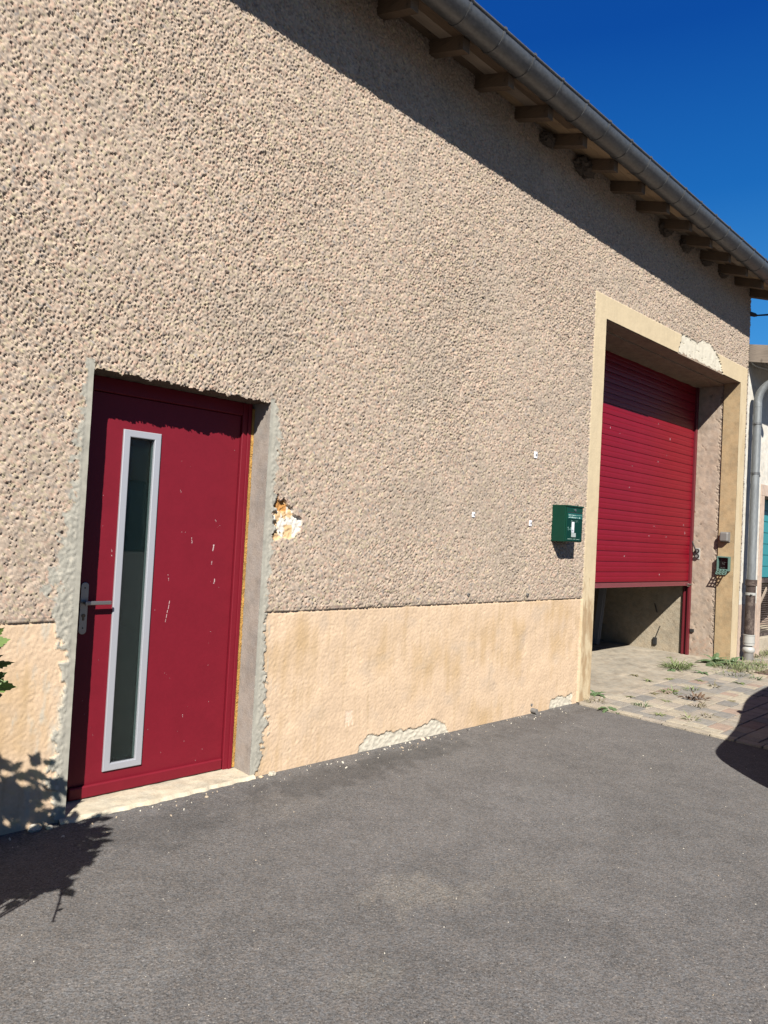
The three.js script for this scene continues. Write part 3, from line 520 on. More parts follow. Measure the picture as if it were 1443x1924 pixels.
// ---------------------------------------------------------------- mailbox
function canvasTex(w, h, draw) { const c = document.createElement('canvas'); c.width = w; c.height = h; const x = c.getContext('2d'); draw(x, w, h); const t = new THREE.CanvasTexture(c); t.colorSpace = THREE.SRGBColorSpace; t.magFilter = THREE.LinearFilter; return t; }
const faceUV = (g, x0, x1, y0, y1) => { const p = g.attributes.position, uv = g.attributes.uv; for (let i = 0; i < p.count; i++) uv.setXY(i, (p.getX(i) - x0) / (x1 - x0), (p.getY(i) - y0) / (y1 - y0)); return g; };
{
  const t = thing('mailbox', 'dark green metal mailbox on the roughcast wall beside the garage surround', 'mailbox', [5.64, 1.506, 0]);
  const hx = .1325, H = .322, D = .156;
  obj('body', rbx(-hx, hx, 0, H, -.006, D - .014, .006, 3), M.green, t);
  const door = obj('front_door', rbx(-hx + .002, hx - .002, .004, H - .01, D - .013, D, .006, 3), M.green, t);
  obj('hood', rbx(-hx - .001, hx + .003, H - .012, H + .004, -.002, D + .008, .006, 3), M.green, t);
  const flap = obj('slot_flap', rbx(-hx + .014, hx - .014, .205, .258, D + .0004, D + .005, .0035, 2), phy({ rgb: [.010, .085, .075], map: paintMap, roughness: .35, specularIntensity: .35 }), t);
  obj('slot', bx(-hx + .012, hx - .012, .259, .265, D + .0002, D + .002), M.dark, t);
  const textMap = canvasTex(512, 640, (x, w, h) => {
    x.fillStyle = '#06352a'; x.fillRect(0, 0, w, h);
    x.fillStyle = '#7fa39a'; x.font = '150px sans-serif'; x.fillText('14', 2, 330);
    const q = rngOf(12), scrib = (x0, x1, y, s, col) => { x.strokeStyle = col; x.lineWidth = s * .2; let a = x0; while (a < x1) { const l = s * (.35 + q() * .5); if (q() > .14) { x.beginPath(); x.moveTo(a, y); x.lineTo(a + l * .4, y - s * (.4 + .5 * q())); x.lineTo(a + l * .8, y - s * .1 * q()); x.stroke(); } a += l + s * .2; } };
    scrib(10, 470, 590, 34, '#b8d2c6');
    x.fillStyle = '#8fa9a4'; for (let i = 0; i < 26; i++) x.fillRect(120 + q() * 280, 14 + q() * 60, 3 + q() * 16, 3 + q() * 9);
  });
  obj('printed_front', faceUV(bx(-hx + .008, hx - .008, .01, .2, D + .0004, D + .0014), -hx + .008, hx - .008, .01, .2), phy({ map: textMap, roughness: .35, specularIntensity: .35 }), t);
  const nameMap = canvasTex(512, 120, (x, w, h) => { x.fillStyle = '#12584f'; x.fillRect(0, 0, w, h); const q = rngOf(15); x.strokeStyle = '#cfe6e0'; for (const [y, s, e] of [[48, 26, 240], [104, 28, 430]]) { let a = 8; x.lineWidth = 7; while (a < e) { const l = s * (.4 + q() * .4); if (q() > .12) { x.beginPath(); x.moveTo(a, y); x.lineTo(a + l * .3, y - s * (.5 + .5 * q())); x.lineTo(a + l * .7, y - 2); x.stroke(); } a += l; } } x.lineWidth = 4; x.beginPath(); x.moveTo(250, 36); x.lineTo(505, 30); x.stroke(); });
  obj('name_strip', faceUV(bx(-hx + .018, hx - .018, .209, .252, D + .0052, D + .006), -hx + .018, hx - .018, .209, .252), std({ map: nameMap, roughness: .3 }), t);
  const bisMap = canvasTex(128, 256, (x, w, h) => { x.fillStyle = '#eceef6'; x.fillRect(0, 0, w, h); x.fillStyle = '#222'; x.font = 'bold 62px sans-serif'; x.fillText('BIS', 8, 232); });
  obj('white_label', faceUV(bx(-.05, -.008, .086, .180, D + .0016, D + .0024), -.05, -.008, .086, .180), std({ map: bisMap, roughness: .4 }), t);
  obj('name_plate', [rbx(-.052, .018, .045, .082, D + .0016, D + .006, .002)], std({ rgb: [.42, .46, .44], roughness: .3 }), t);
  obj('lock', cyl([0, .285, D], [0, .285, D + .006], .011), M.steel, t);
}
// ---------------------------------------------------------------- things on the garage reveal
{
  const t = thing('sensor_box', 'small grey rounded sensor box high on the ochre garage reveal', 'sensor', [GX1, 1.62, -.105]);
  obj('housing', rbx(-.075, 0, 0, .125, -.055, .055, .022, 5), M.plastGrey, t); obj('base_plate', rbx(-.012, .0005, -.004, .129, -.06, .06, .004), M.plastGrey, t);
}
{
  const t = thing('entry_keypad', 'green framed keypad box with hanging flap on the garage reveal below the grey sensor', 'keypad', [GX1, 1.24, -.105]);
  obj('case', [rbx(-.06, 0, .0, .19, -.078, -.062, .004), rbx(-.06, 0, .0, .19, .062, .078, .004), rbx(-.06, 0, .172, .19, -.062, .062, .004), rbx(-.06, 0, .0, .014, -.062, .062, .004), bx(-.008, 0, .014, .172, -.062, .062)], M.teal, t);
  const km = canvasTex(256, 320, (x, w, h) => { x.fillStyle = '#090909'; x.fillRect(0, 0, w, h); x.strokeStyle = '#9aa09c'; x.lineWidth = 6; const q = rngOf(8); for (const y of [70, 120, 165, 270]) { let a = 40 + q() * 40; while (a < 190) { if (q() > .3) { x.beginPath(); x.moveTo(a, y + q() * 8); x.lineTo(a + 16, y - q() * 14); x.stroke(); } a += 26; } } });
  { const g = bx(-.022, -.0085, .016, .170, -.060, .060), p = g.attributes.position, uv = g.attributes.uv; for (let i = 0; i < p.count; i++) uv.setXY(i, (p.getZ(i) + .06) / .12, (p.getY(i) - .016) / .154); obj('face', g, std({ map: km, roughness: .35 }), t); }
  const fl = []; for (let i = 0; i < 4; i++) fl.push(bx(-.006, .006, 0, .012, -.066, .066).translate(0, -i * .028, 0)); for (let i = 0; i < 4; i++) fl.push(bx(-.006, .006, -.084, 0, -.006, .006).translate(0, 0, -.06 + i * .04));
  const f = obj('flap', fl, M.teal, t); f.position.set(-.066, .012, 0); f.rotation.z = -.75;
}
{
  const t = thing('power_socket', 'white plate with two black round sockets beside the red shutter guide', 'socket', [GX1 + .018, 1.37, -.466]);
  obj('plate', rbx(-.012, .004, .0, .150, -.034, .034, .004), M.pvc, t);
  for (const y of [.042, .112]) { const s = obj('socket', cyl([-.034, y, 0], [-.012, y, 0], .03), M.dark, t); obj('ring', cyl([-.036, y, 0], [-.0342, y, 0], .018), M.plastGrey, t); }
  tag(obj('black_cable', [tube([[GX1 - .02, 1.475, -.47], [GX1 - .035, 1.52, -.485], [GX1 - .02, 1.60, -.525], [GX1 + .006, 1.63, -.55]], .009)], M.dark), 'black cable from the socket plate up to the shutter guide', 'cable');
}
// inside the garage
tag(obj('leaning_rail', [bx(-.035, .035, 0, 2.4, -.02, .02), bx(-.035, -.029, 0, 2.4, .0202, .06), bx(.029, .035, 0, 2.4, .0202, .06)], M.alu), 'pale grey metal rail leaning on the wall inside the garage', 'rail').position.set(9.31, .085, -1.70);
scene.getObjectByName('leaning_rail').rotation.z = -.175;
tag(obj('hanging_wire', [tube([[GX1 - .008, .72, -1.02], [GX1 - .012, .66, -1.0], [GX1 - .01, .6, -.98]], .006), tube([[GX1 - .008, .42, -.93], [GX1 - .012, .33, -.96], [GX1 - .016, .25, -.985]], .005), rbx(GX1 - .03, GX1 - .002, .155, .255, -1.02, -.965, .008)], M.dark), 'black wire end hanging on the wall inside the garage', 'wire');

// ---------------------------------------------------------------- old nests under the eaves
for (const [x, lab, s] of [[5.13, 'mud nest remains under the eaves beside the fourth visible rafter', .8], [5.73, 'largest mud nest remains hanging between two rafters', 1.25], [7.38, 'mud nest remains under the far rafters above the garage surround', 1], [7.9, 'mud nest remains under the far rafters above the garage surround', 1], [8.45, 'mud nest remains under the far rafters above the garage surround', .9], [8.95, 'mud nest remains under the far rafters above the garage surround', .8]]) {
  const g = new THREE.IcosahedronGeometry(.085 * s, 4), p = g.attributes.position, v = new THREE.Vector3();
  for (let i = 0; i < p.count; i++) { v.fromBufferAttribute(p, i); const k = 1 + .28 * n3(v.x * 26 + x * 9, v.y * 26, v.z * 26) + .14 * n3(v.x * 70, v.y * 70, v.z * 70 + x); v.multiplyScalar(k); v.x *= 1.35; v.y *= .75; v.z *= .8; p.setXYZ(i, v.x, v.y, v.z); }
  g.computeVertexNormals(); g.translate(0, 0, 0);
  const o = tag(obj('swallow_nest', g, M.nest), lab, 'nest', 'mud nests under the eaves'); o.position.set(x, 5.01 + sag(x), .03);
}

// ---------------------------------------------------------------- white neighbouring house
{
  const t = thing('white_house', 'white rendered house with turquoise garage panels and pink plinth behind the barn corner', 'house', [10, 0, 0]);
  const z = -.03, gy = .0, OX = .80, OX1 = 3.4;
  obj('wall', [bx(-.03, OX - .13, .80, 4.2, -3, z), bx(OX - .13, OX1 + .15, 2.46, 4.2, -3, z - .001), bx(OX1 + .13, 7, .8, 4.2, -3, z)], M.white, t);
  obj('plinth', bx(-.03, OX - .13, -.05, .799, -3, z + .004), M.pinkPlinth, t); obj('plinth', bx(OX1 + .13, 7, -.05, .799, -3, z + .004), M.pinkPlinth, t);
  obj('opening_surround', [rbx(OX - .128, OX, -.05, 2.30, -.3, z + .014, .004), rbx(OX1, OX1 + .128, -.05, 2.30, -.3, z + .014, .004), rbx(OX - .128, OX1 + .128, 2.301, 2.458, -.3, z + .014, .004)], M.pinkPlinth, t);
  const door = obj('sectional_door', bx(OX + .0, OX1, 1.13, 2.3, -.27, -.26), M.turquoise, t); door.userData.label = 'turquoise horizontal panels filling the upper opening';
  for (let k = 0; k < 7; k++) obj(k ? `panel_${String(k).padStart(3, '0')}` : 'panel', rbx(OX + .005, OX1 - .005, 1.14 + k * .166, 1.14 + k * .166 + .160, -.259, -.235, .006), M.turquoise, door);
  const gate = obj('lattice_gate', [bx(OX, OX1, 1.06, 1.125, -.27, -.22), bx(OX, OX1, .27, .31, -.27, -.23), bx(OX + .0, OX + .04, .31, 1.06, -.27, -.23), bx(OX + .45, OX + .49, .31, 1.06, -.27, -.23)], M.rust, t); gate.userData.label = 'brown slatted gate below the turquoise panels';
  for (let k = 0; k < 22; k++) obj(k ? `slat_${String(k).padStart(3, '0')}` : 'slat', bx(OX + .04, OX + 1.6, .325 + k * .033, .337 + k * .033, -.256, -.246), M.rust, gate);
  obj('brace', boxUV(new THREE.BoxGeometry(1.1, .05, .012).rotateZ(.7).translate(OX + .45, .62, -.237)), M.woodGrey, gate);
  obj('doorstep', rbx(OX, OX1, -.05, .265, -.9, -.16, .01), M.sill, t);
  obj('room_wall', [bx(OX - .13, OX1 + .13, -.05, 2.459, -3, -2.9), bx(OX - .132, OX1 + .132, -.05, .02, -2.9, -.9)], M.inner, t);
  // eaves: sloping bargeboard, soffit and roof
  const S = .2, sl = (x0, x1, z0, z1, y, a, b) => { const g = new THREE.BoxGeometry(x1 - x0, 1, z1 - z0).translate((x0 + x1) / 2, 0, (z0 + z1) / 2), p = g.attributes.position; for (let i = 0; i < p.count; i++) p.setY(i, y - S * p.getZ(i) + (p.getY(i) < 0 ? a : b)); return boxUV(g, .8); };
  const roof = obj('roof', sl(.03, 7.2, -3.1, .56, 4.27, -.02, -.004), M.tile, t);
  obj('bargeboard', sl(-.005, .028, -.03, .55, 4.27, -.235, -.002), std({ rgb: [.30, .255, .22], map: woodMap, roughness: .9 }), roof);
  obj('soffit', sl(.03, 7.1, -.03, .545, 4.27, -.10, -.08), M.woodGrey, roof);
  obj('fascia', bx(.03, 7.1, 3.94, 4.10, .54, .56), M.woodGrey, roof);
  obj('cornice_pipe', [tube([[.02, 4.10, -.01], [.05, 4.02, .02], [.3, 3.99, .1], [.6, 3.97, .3], [1.2, 3.94, .5]], .014)], M.pvc, t);
}
{
  const t = thing('downpipe', 'grey zinc downpipe with rusty cast iron foot between barn and white house', 'downpipe', [10.115, groundRise(10.1), .085]);
  obj('upper_pipe', [cyl([0, 1.06, 0], [0, 3.40, 0], .052, .052, 24), tube([[0, 3.38, 0], [0, 3.46, .0], [.005, 3.57, .035], [.02, 3.66, .12], [.03, 3.70, .25], [.04, 3.74, .48]], .052, 40, 20)], M.pipe, t);
  for (const y of [2.46, 3.12]) obj('clamp', [cyl([0, y, 0], [0, y + .028, 0], .057, .057, 24), rbx(-.07, .07, y + .003, y + .024, -.008, .008, .003), rbx(-.012, .012, y - .03, y - .002, .05, .062, .004)], M.zinc, t);
  obj('elbow_seam', cyl([0, 3.36, 0], [0, 3.375, 0], .0545, .0545, 24), M.pipe, t);
  obj('iron_pipe', cyl([0, .33, 0], [0, 1.06, 0], .060, .060, 24), M.rust, t);
  obj('iron_socket', [cyl([0, .985, 0], [0, 1.065, 0], .071, .071, 24)], M.rust, t);
  obj('clamp', [cyl([0, .86, 0], [0, .895, 0], .064, .064, 24), rbx(-.08, .08, .868, .888, .03, .045, .003)], M.pvc, t);
  obj('plastic_elbow', [cyl([0, .20, 0], [0, .335, 0], .068, .070, 24), new THREE.SphereGeometry(.076, 24, 14).scale(1, .8, 1).translate(0, .14, 0), cyl([0, .235, 0], [0, .243, 0], .0735, .0735, 24), cyl([0, .33, 0], [0, .342, 0], .0745, .0745, 24)], M.pvc, t);
  obj('foot', cyl([0, -.02, 0], [0, .10, 0], .066, .058, 20), M.plastGrey, t);
}
{
  const t = thing('overhead_cable', 'thin overhead cable held by a black clamp at the barn corner', 'cable', [9.965, 4.675, .0]);
  obj('clamp', [cyl([-.03, 0, -.02], [.10, -.0, .02], .032, .026), cyl([.10, 0, .02], [.13, .0, .028], .018)], M.dark, t);
  obj('wire', [tube([[.12, 0, .026], [.42, .055, .3], [2.1, .33, 1.5], [6, 1.05, 4.3]], .008, 60, 6), tube([[.12, -.008, .026], [.42, .036, .3], [2.1, .31, 1.5], [6, 1.03, 4.3]], .005, 60, 6)], M.dark, t);
}

// ---------------------------------------------------------------- parked car just outside the picture, seen by its shadow
{
  const t = thing('parked_car', 'parked car casting the rounded shadow across the edge of the paving', 'car', [4.77, 0, 2.3]);
  const paint = phy({ rgb: [.12, .13, .15], roughness: .3, clearcoat: .6, metalness: .3 }), wid = 1.72;
  const side = [[.03, .28], [0, .42], [.0, .70], [.05, .86], [.18, .94], [.5, 1.02], [.86, 1.13], [1.25, 1.31], [1.62, 1.47], [2.0, 1.56], [2.6, 1.61], [3.3, 1.60], [3.75, 1.52], [4.05, 1.2], [4.15, .95], [4.18, .5], [4.12, .28]];
  const s = new THREE.Shape(); s.moveTo(...side[0]); s.splineThru(side.slice(1).map(p => new THREE.Vector2(...p)));
  for (const cx of [3.35, .78]) { s.lineTo(cx + .36, .28); s.absarc(cx, .31, .36, 0, Math.PI, false); s.lineTo(cx - .36, .28); } s.closePath();
  obj('body', prep(new THREE.ExtrudeGeometry(s, { depth: wid - .08, bevelEnabled: true, bevelSize: .03, bevelThickness: .04, bevelSegments: 3, curveSegments: 10 }).translate(.03, 0, .04)), paint, t);
  const wm = phy({ rgb: [.01, .012, .014], roughness: .08 });
  const win = (pts, z) => { const w = new THREE.Shape(pts.map(p => new THREE.Vector2(...p))); return new THREE.ExtrudeGeometry(w, { depth: .006, bevelEnabled: false }).translate(.03, 0, z); };
  for (const z of [-.008, wid + .001]) { obj('window', prep(win([[1.25, 1.02], [2.35, 1.02], [2.35, 1.48], [1.85, 1.46], [1.35, 1.2]], z)), wm, t); obj('window', prep(win([[2.45, 1.02], [3.6, 1.02], [3.7, 1.2], [3.5, 1.46], [2.45, 1.49]], z)), wm, t); }
  for (const cx of [.81, 3.38]) for (const z of [.11, wid - .11]) { const w = obj('wheel', cyl([cx, .31, z - .1], [cx, .31, z + .1], .31, .31, 28), M.dark, t); obj('rim', cyl([cx, .31, z - .104], [cx, .31, z + .104], .2, .2, 20), M.steel, w); }
  for (const z of [.22, wid - .22]) obj('headlight', new THREE.SphereGeometry(.1, 14, 10).scale(.35, .6, 1.3).translate(.055, .72, z), M.labelWhite, t);
  for (const z of [-.10, wid + .10]) obj('mirror', new RoundedBoxGeometry(.12, .13, .2, 3, .04).translate(1.42, 1.1, z), paint, t);
  obj('number_plate', bx(-.014, -.008, .42, .53, wid / 2 - .26, wid / 2 + .26), M.labelWhite, t);
}

// ---------------------------------------------------------------- house across the yard, mirrored in the door glass
{
  const t = thing('opposite_house', 'plain rendered house across the yard, facing the barn', 'house', [12, 0, 32]);
  obj('wall', bx(-16, 14, 0, 3.6, 0, 7), plaster([.42, .38, .32]), t);
  const S = .45, g = new THREE.BufferGeometry(); const sh = new THREE.Shape(); sh.moveTo(-.5, 3.5); sh.lineTo(3.5, 6.8); sh.lineTo(7.5, 3.5); sh.closePath();
  obj('roof', boxUV(new THREE.ExtrudeGeometry(sh, { depth: 30.6, bevelEnabled: false }).applyMatrix4(new THREE.Matrix4().makeBasis(new THREE.Vector3(0, 0, 1), new THREE.Vector3(0, 1, 0), new THREE.Vector3(-1, 0, 0))).translate(14.3, 0, 0)), M.tile, t);
  for (let k = 0; k < 6; k++) { const x = -13 + k * 4.6; const w = obj('window', rbx(x, x + 1.1, 1.1, 2.5, -.04, .02, .01), M.white, t); obj('glass', bx(x + .1, x + 1, 1.2, 2.4, -.046, -.041), phy({ rgb: [.02, .025, .03], roughness: .05 }), w); }
}

// ---------------------------------------------------------------- plants
const leafMat = (rgb) => phy({ rgb, roughness: .62, transmission: .28, thickness: 0 });
M.leaf = [leafMat([.10, .18, .035]), leafMat([.15, .25, .045]), leafMat([.07, .13, .035])];
M.weed = [leafMat([.19, .25, .075]), leafMat([.25, .28, .11]), leafMat([.11, .19, .065]), leafMat([.22, .19, .09]), leafMat([.17, .095, .045])];
function bladeGeo(len, wid, bend, seg = 5, lobed = 0) {
  const P = [], I = [];
  for (let i = 0; i <= seg; i++) { const t = i / seg; let w = wid * Math.sin(Math.PI * Math.pow(.06 + t * .94, .75)) * (1 - .15 * t); if (lobed) w *= i % 2 ? 1.25 : .62; if (i === seg) w = 0; const y = len * t * (1 - bend * .55 * t), z = len * bend * t * t * .9; P.push(-w / 2, y, z, 0, y + w * .0, z - w * .18, w / 2, y, z); }
  for (let i = 0; i < seg; i++) { const a = i * 3; I.push(a, a + 1, a + 3, a + 1, a + 4, a + 3, a + 1, a + 2, a + 4, a + 2, a + 5, a + 4); }
  const g = new THREE.BufferGeometry(); g.setAttribute('position', new THREE.Float32BufferAttribute(P, 3)); g.setAttribute('uv', new THREE.Float32BufferAttribute(new Float32Array(P.length / 3 * 2), 2)); g.setIndex(I); const q = g.toNonIndexed(); q.computeVertexNormals(); return q;
}
function tuft(q, n, h, spread, w, flat) {
  const out = []; for (let i = 0; i < n; i++) { const a = q() * 6.283, r = spread * Math.sqrt(q()), l = h * (.4 + .75 * q()); const g = bladeGeo(l, w * (.6 + .8 * q()), .2 + .6 * q(), 4); g.rotateX(flat * (.25 + q())); g.rotateY(a + (q() - .5) * 2); g.translate(r * Math.sin(a), 0, r * Math.cos(a) * .8); out.push(g); } return out;
}
function rosette(q, n, l, w, lift, lobed = 1) {
  const out = []; for (let i = 0; i < n; i++) { const a = i / n * 6.283 + q() * .6, L = l * (.6 + .55 * q()); const g = bladeGeo(L, w * (.8 + .4 * q()), .45 + .3 * q(), 9, lobed); g.rotateX(lift * (.75 + .4 * q())); g.rotateY(a); out.push(g); } return out;
}
{
  const q = rngOf(404), on = (x, z) => (z < .02 ? groundRise(x) + .008 : groundRise(x) + .008);
  const put = (name, geos, mat, x, z, lab, grp) => { const o = tag(obj(name, geos, mat), lab, name === 'grass_tuft' ? 'grass' : 'weed', grp); o.position.set(x, on(x, z) - .006, z); return o; };
  put('broadleaf_weed', [...rosette(q, 7, .36, .10, 1.15, 0), ...rosette(q, 4, .30, .07, .35, 1)], M.weed[2], 9.36, -.04, 'large dark green broadleaf weed at the foot of the pinkish garage reveal');
  put('broadleaf_weed', rosette(q, 7, .27, .06, .7, 1), M.weed[2], 9.55, .10, 'jagged leaved weed at the foot of the ochre right jamb');
  put('bushy_weed', [...tuft(q, 170, .19, .15, .011, .9)], M.weed[0], 8.62, -.2, 'bushy light green weed tuft on the apron edge in the garage opening');
  put('broadleaf_weed', rosette(q, 7, .17, .035, .75, 1), M.weed[0], 8.92, -.16, 'pale rosette weed next to the bushy green tuft');
  put('broadleaf_weed', rosette(q, 6, .14, .04, 1.3, 1), M.weed[2], 8.42, -.16, 'flat dark rosette in front of the bushy green tuft');
  put('broadleaf_weed', rosette(q, 9, .15, .045, .95, 1), M.weed[2], 6.5, -.05, 'dark green jagged rosette at the foot of the left garage jamb');
  put('grass_tuft', tuft(q, 40, .12, .08, .006, 1), M.weed[3], 6.2, .12, 'dry straw coloured grass at the corner of the left garage jamb');
  put('broadleaf_weed', rosette(q, 8, .16, .05, 1.1, 1), M.weed[2], 6.06, .33, 'dark rosette on the seam of asphalt and pavers near the left jamb');
  put('broadleaf_weed', rosette(q, 8, .15, .045, .9, 1), M.weed[2], 8.55, .14, 'upright green weed between the pavers before the bushy tuft');
  put('bushy_weed', [...tuft(q, 60, .11, .13, .02, 1.1)], M.weed[4], 7.22, .62, 'reddish brown withered weed in the middle of the pavers');
  put('bushy_weed', [...tuft(q, 70, .09, .10, .014, 1)], M.weed[0], 7.25, .36, 'small leafy green weed between the withered weed and the garage');
  // the long green patch by the drain covers: several plants
  for (let i = 0; i < 9; i++) { const x = 9.0 + .95 * q() - .3 * (i % 3), z = .12 + .42 * q(); put('grass_tuft', tuft(q, 120, .11 + .06 * q(), .2, .008, 1.2), M.weed[i % 2], x, z, 'sprawling green grass clump growing between pavers before the downpipe', 'grass clumps by the downpipe'); }
  for (let i = 0; i < 3; i++) put('grass_tuft', tuft(q, 70, .12, .15, .008, .9), M.weed[1], 10.55 + i * .32, .03 + .05 * q(), 'yellow green grass along the foot of the white house', 'grass along the white house');
  for (let i = 0; i < 4; i++) put('grass_tuft', tuft(q, 36, .07, .1, .008, 1), M.weed[3], 9.75 + i * .15, .16 + .1 * q(), 'sparse dry grass at the foot of the downpipe', 'dry grass at the downpipe');
  for (const [x, z] of [[7.6, -.05], [7.75, -.28], [7.05, .28], [6.85, .5], [6.45, .45], [6.25, .72], [6.9, .78], [7.55, .45], [7.95, .52], [8.1, .3], [7.4, .9], [6.6, 1.0], [8.35, .62], [8.75, .65], [6.35, .95], [7.9, .05], [6.7, .2], [9.2, -.55]]) put('small_weed', q() > .5 ? rosette(q, 7, .08 + .06 * q(), .026, .9, 1) : tuft(q, 34, .07 + .05 * q(), .06, .01, 1), M.weed[Math.floor(q() * 4)], x, z, 'tiny weed sprouting from a joint between the pavers', 'tiny weeds in the paver joints');
}
// ---- shrub reaching in from the side of the entrance door
{
  const q = rngOf(818), t = thing('leafy_shrub', 'leafy green shrub beside the entrance door', 'shrub', [.22, 0, 1.15]);
  // lobed, toothed leaf
  const outl = [[0, 0], [.10, .05], [.22, .10], [.20, .17], [.34, .27], [.27, .33], [.36, .46], [.25, .50], [.27, .64], [.16, .67], [.15, .80], [.07, .84], [0, 1]];
  const P = [], I = []; const full = [...outl, ...outl.slice(1, -1).reverse().map(([x, y]) => [-x, y])]; P.push(0, .42, -.05); for (const [x, y] of full) P.push(x * .9, y, .10 * Math.abs(x) + .10 * y * y - .02); for (let i = 0; i < full.length; i++) I.push(0, 1 + i, 1 + (i + 1) % full.length);
  const lg = new THREE.BufferGeometry(); lg.setAttribute('position', new THREE.Float32BufferAttribute(P, 3)); lg.setAttribute('uv', new THREE.Float32BufferAttribute(new Float32Array(P.length / 3 * 2), 2)); lg.setIndex(I); const leaf = lg.toNonIndexed(); leaf.computeVertexNormals();
  camera.updateMatrixWorld(); camera.updateProjectionMatrix();
  const stems = [], singles = [], bulk = [[], []]; const m4 = new THREE.Matrix4(), e = new THREE.Euler(), qq = new THREE.Quaternion();
  // limit so that the crown stays where the photograph's shadow puts it
  const tips = [];
  for (let i = 0; i < 62; i++) { const a = q() * 6.283, r = .12 + .36 * Math.sqrt(q()); const tip = [Math.cos(a) * r * .85 - .06, .55 + .95 * q() * (1 - .4 * r / .48), Math.sin(a) * r * 1.1]; { const H = tip[1] / 1.09; if (tip[2] + 1.15 - H > .6) continue; } tips.push(tip); stems.push(tube([[Math.cos(a) * .04, -.02, Math.sin(a) * .05], [tip[0] * .45, tip[1] * .5, tip[2] * .45], tip], .006 - .002 * q(), 10, 5)); }
  const inner = tips.length;
  // the shoots that reach into the picture and over the sill
  for (const tip of [[.50, .98, -.06], [.50, .88, -.10], [.49, 1.06, -.02], [.50, .93, .02], [.40, 1.0, -.3], [.38, 1.1, .05], [.38, .8, .12], [.44, .84, -.16], [.34, .72, -.22], [.36, .9, -.42]]) { tips.push(tip); stems.push(tube([[.03, .1, 0], [tip[0] * .55, tip[1] * .72, tip[2] * .6], tip], .005, 10, 5)); }
  { const tw = [[.40, .74, -.14], [.45, .66, -.04], [.46, .58, .08], [.43, .50, .187]]; stems.push(tube(tw, .004, 16, 5)); }
  obj('stems', stems, std({ rgb: [.09, .07, .035], roughness: .9 }), t);
  tips.forEach((tip, k) => {
    const n = k >= inner ? 9 : 60;
    for (let i = 0; i < n; i++) {
      const s = .06 + .045 * q(), spread = k >= inner ? .055 : .13; const pos = new THREE.Vector3(tip[0] + (q() - .5) * 2 * spread, tip[1] + (q() - .6) * 2 * spread, tip[2] + (q() - .5) * 2 * spread);
      if (k >= inner && i === 0) pos.set(...tip);
      if (pos.x > .53) pos.x = .53 - .02 * q();
      { const H = pos.y / 1.09, sx = pos.x + .22 + .84 * H, sz = pos.z + 1.15 - H; if (sz > .64 - .9 * Math.max(0, sx - 1.12) + .09 * n2(sx * 9, sz * 9)) continue; }
      e.set(.6 + q() * 1.1, q() * 6.283, (q() - .5) * .8, 'YXZ'); qq.setFromEuler(e);
      if (k >= inner && i >= 0) { const w = pos.clone().add(t.position).project(camera); if (w.x > -1.07) continue; }
      if (k >= inner) { const o = obj('leaf', leaf, M.leaf[Math.floor(q() * 3)], t); o.name = singles.length ? `leaf_${String(singles.length).padStart(3, '0')}` : 'leaf'; o.position.copy(pos); o.quaternion.copy(qq); o.scale.setScalar(s * 1.05); singles.push(o); }
      else { m4.compose(pos, qq, new THREE.Vector3(s, s, s)); bulk[i % 2].push(leaf.clone().applyMatrix4(m4)); }
    }
  });
  // the few leaves that stand clear of the crown, each from where its stalk joins to its tip
  camera.updateMatrixWorld(); camera.updateProjectionMatrix();
  const at = (px, py, d) => new THREE.Vector3(px / 1443 * 2 - 1, 1 - py / 1924 * 2, .5).unproject(camera).sub(camera.position).normalize().multiplyScalar(d).add(camera.position).sub(t.position);
  for (const [bx0, by0, tx, ty, d, roll, m] of [[-22, 1200, 9, 1177, 2.72, .5, 1], [-24, 1212, 22, 1202, 2.70, -.4, 1], [-26, 1222, 11, 1208, 2.75, .9, 2], [-18, 1238, 8, 1228, 2.72, 1.1, 2], [-24, 1252, 29, 1241, 2.70, .95, 2], [-30, 1282, 15, 1262, 2.74, .2, 2], [-26, 1288, 33, 1293, 2.68, -.5, 1], [-30, 1296, 6, 1284, 2.72, .8, 0]]) {
    const a = at(bx0, by0, d), b = at(tx, ty, d - .02), y = b.clone().sub(a), len = y.length(); y.normalize();
    const z = camera.position.clone().sub(t.position).sub(a).normalize().applyAxisAngle(y, roll), x = y.clone().cross(z).normalize(); z.crossVectors(x, y);
    const o = obj('leaf', leaf, M.leaf[m], t); o.name = singles.length ? `leaf_${String(singles.length).padStart(3, '0')}` : 'leaf'; singles.push(o);
    o.position.copy(a); o.quaternion.setFromRotationMatrix(new THREE.Matrix4().makeBasis(x, y, z)); o.scale.setScalar(len);
  }
  for (const [i, y, z, x] of [[0, .50, .187, .43], [1, .53, .15, .44], [2, .57, .09, .455], [3, .61, .03, .455], [4, .64, -.02, .455], [5, .55, .12, .448]]) { m4.compose(new THREE.Vector3(x, y, z), qq.setFromEuler(e.set(1, i * 1.3, .3)), new THREE.Vector3(.03, .03, .03)); bulk[0].push(leaf.clone().applyMatrix4(m4)); }
  bulk.forEach((b, i) => obj('foliage', b, M.leaf[i], t).userData.kind = 'stuff');
}
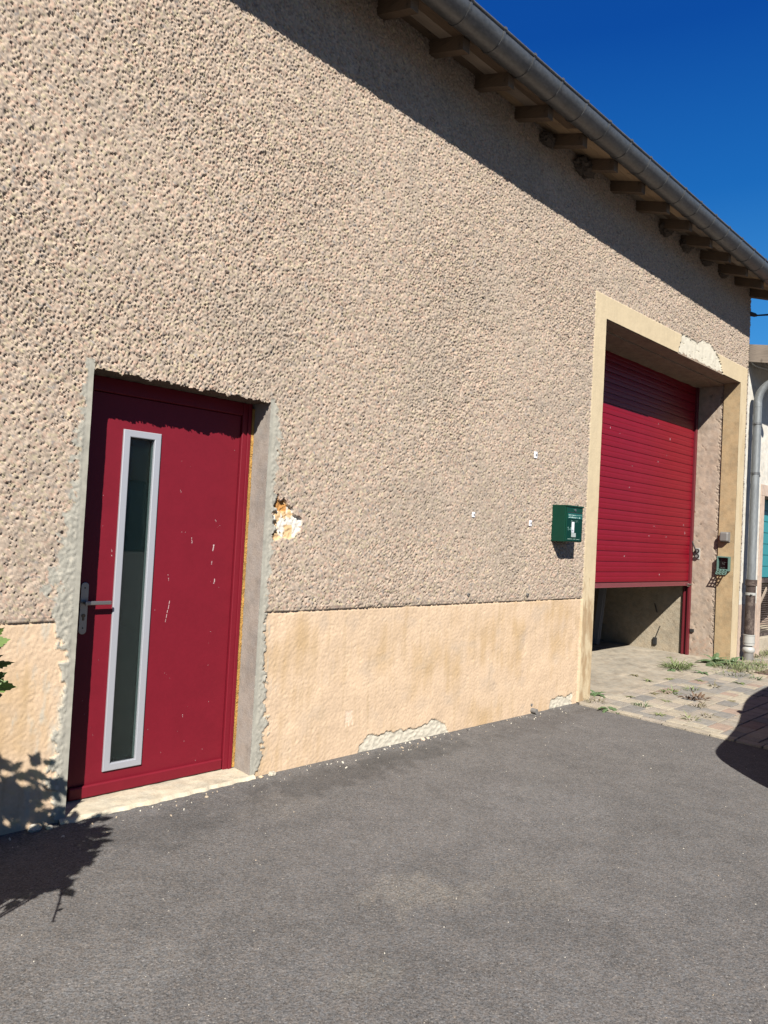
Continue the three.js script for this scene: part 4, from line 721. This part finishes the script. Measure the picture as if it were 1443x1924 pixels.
// ---------------------------------------------------------------- loose grit on the asphalt and crumbs under the wall
{
  const q = rngOf(606), n = 760, g = new THREE.IcosahedronGeometry(1, 0), im = new THREE.InstancedMesh(g, std({ rgb: [1, 1, 1], roughness: .9 }), n), m = new THREE.Matrix4(), e = new THREE.Euler(), c = new THREE.Color();
  for (let i = 0; i < n; i++) {
    const near = i < 130; let x = near ? 1.1 + 5 * q() : -.2 + 6 * q(), z = near ? .015 + .22 * q() * q() : .1 + 3.4 * q(); if (near && x > DX0 && x < DX1) z += .06;
    const s = near ? .003 + .006 * q() * q() : .0016 + .0038 * q() * q() * q(); m.compose(new THREE.Vector3(x, s * .4, z), new THREE.Quaternion().setFromEuler(e.set(q() * 6, q() * 6, q() * 6)), new THREE.Vector3(s * (1 + q()), s * .7, s)); im.setMatrixAt(i, m);
    const k = q(); k > .4 ? c.setRGB(.6, .55, .46) : k > .15 ? c.setRGB(.45, .36, .26) : c.setRGB(.1, .09, .085); im.setColorAt(i, c);
  }
  im.name = 'loose_grit'; im.userData = { kind: 'stuff', label: 'loose pale grit scattered over the asphalt', category: 'grit' }; im.castShadow = im.receiveShadow = true; scene.add(im);
  const chunk = (x, z, s, lab, col) => { const gg = new THREE.IcosahedronGeometry(s, 2), p = gg.attributes.position, v = new THREE.Vector3(); for (let i = 0; i < p.count; i++) { v.fromBufferAttribute(p, i); v.multiplyScalar(1 + .35 * n3(v.x / s * 1.3 + x * 7, v.y / s * 1.3, v.z / s * 1.3)); v.y *= .55; p.setXYZ(i, v.x, v.y, v.z); } gg.computeVertexNormals(); const o = tag(obj('plaster_crumb', gg, std({ rgb: col, roughness: .95 })), lab, 'rubble', 'crumbs of plaster under the wall'); o.position.set(x, s * .3, z); };
  chunk(1.24, .03, .028, 'pale plaster crumb on the asphalt under the wall beside the shrub', [.55, .5, .42]); chunk(1.30, .05, .016, 'pale plaster crumb on the asphalt under the wall beside the shrub', [.6, .55, .46]);
  chunk(2.60, .03, .024, 'plaster crumb on the asphalt beside the right end of the door sill', [.5, .45, .36]); chunk(2.52, .03, .014, 'plaster crumb on the asphalt beside the right end of the door sill', [.6, .45, .3]);
  chunk(3.93, .03, .018, 'pale crumb below the bare patch at the wall foot', [.66, .52, .4]); chunk(3.99, .025, .013, 'pale crumb below the bare patch at the wall foot', [.66, .55, .42]);
}
renderer.render(scene, camera);
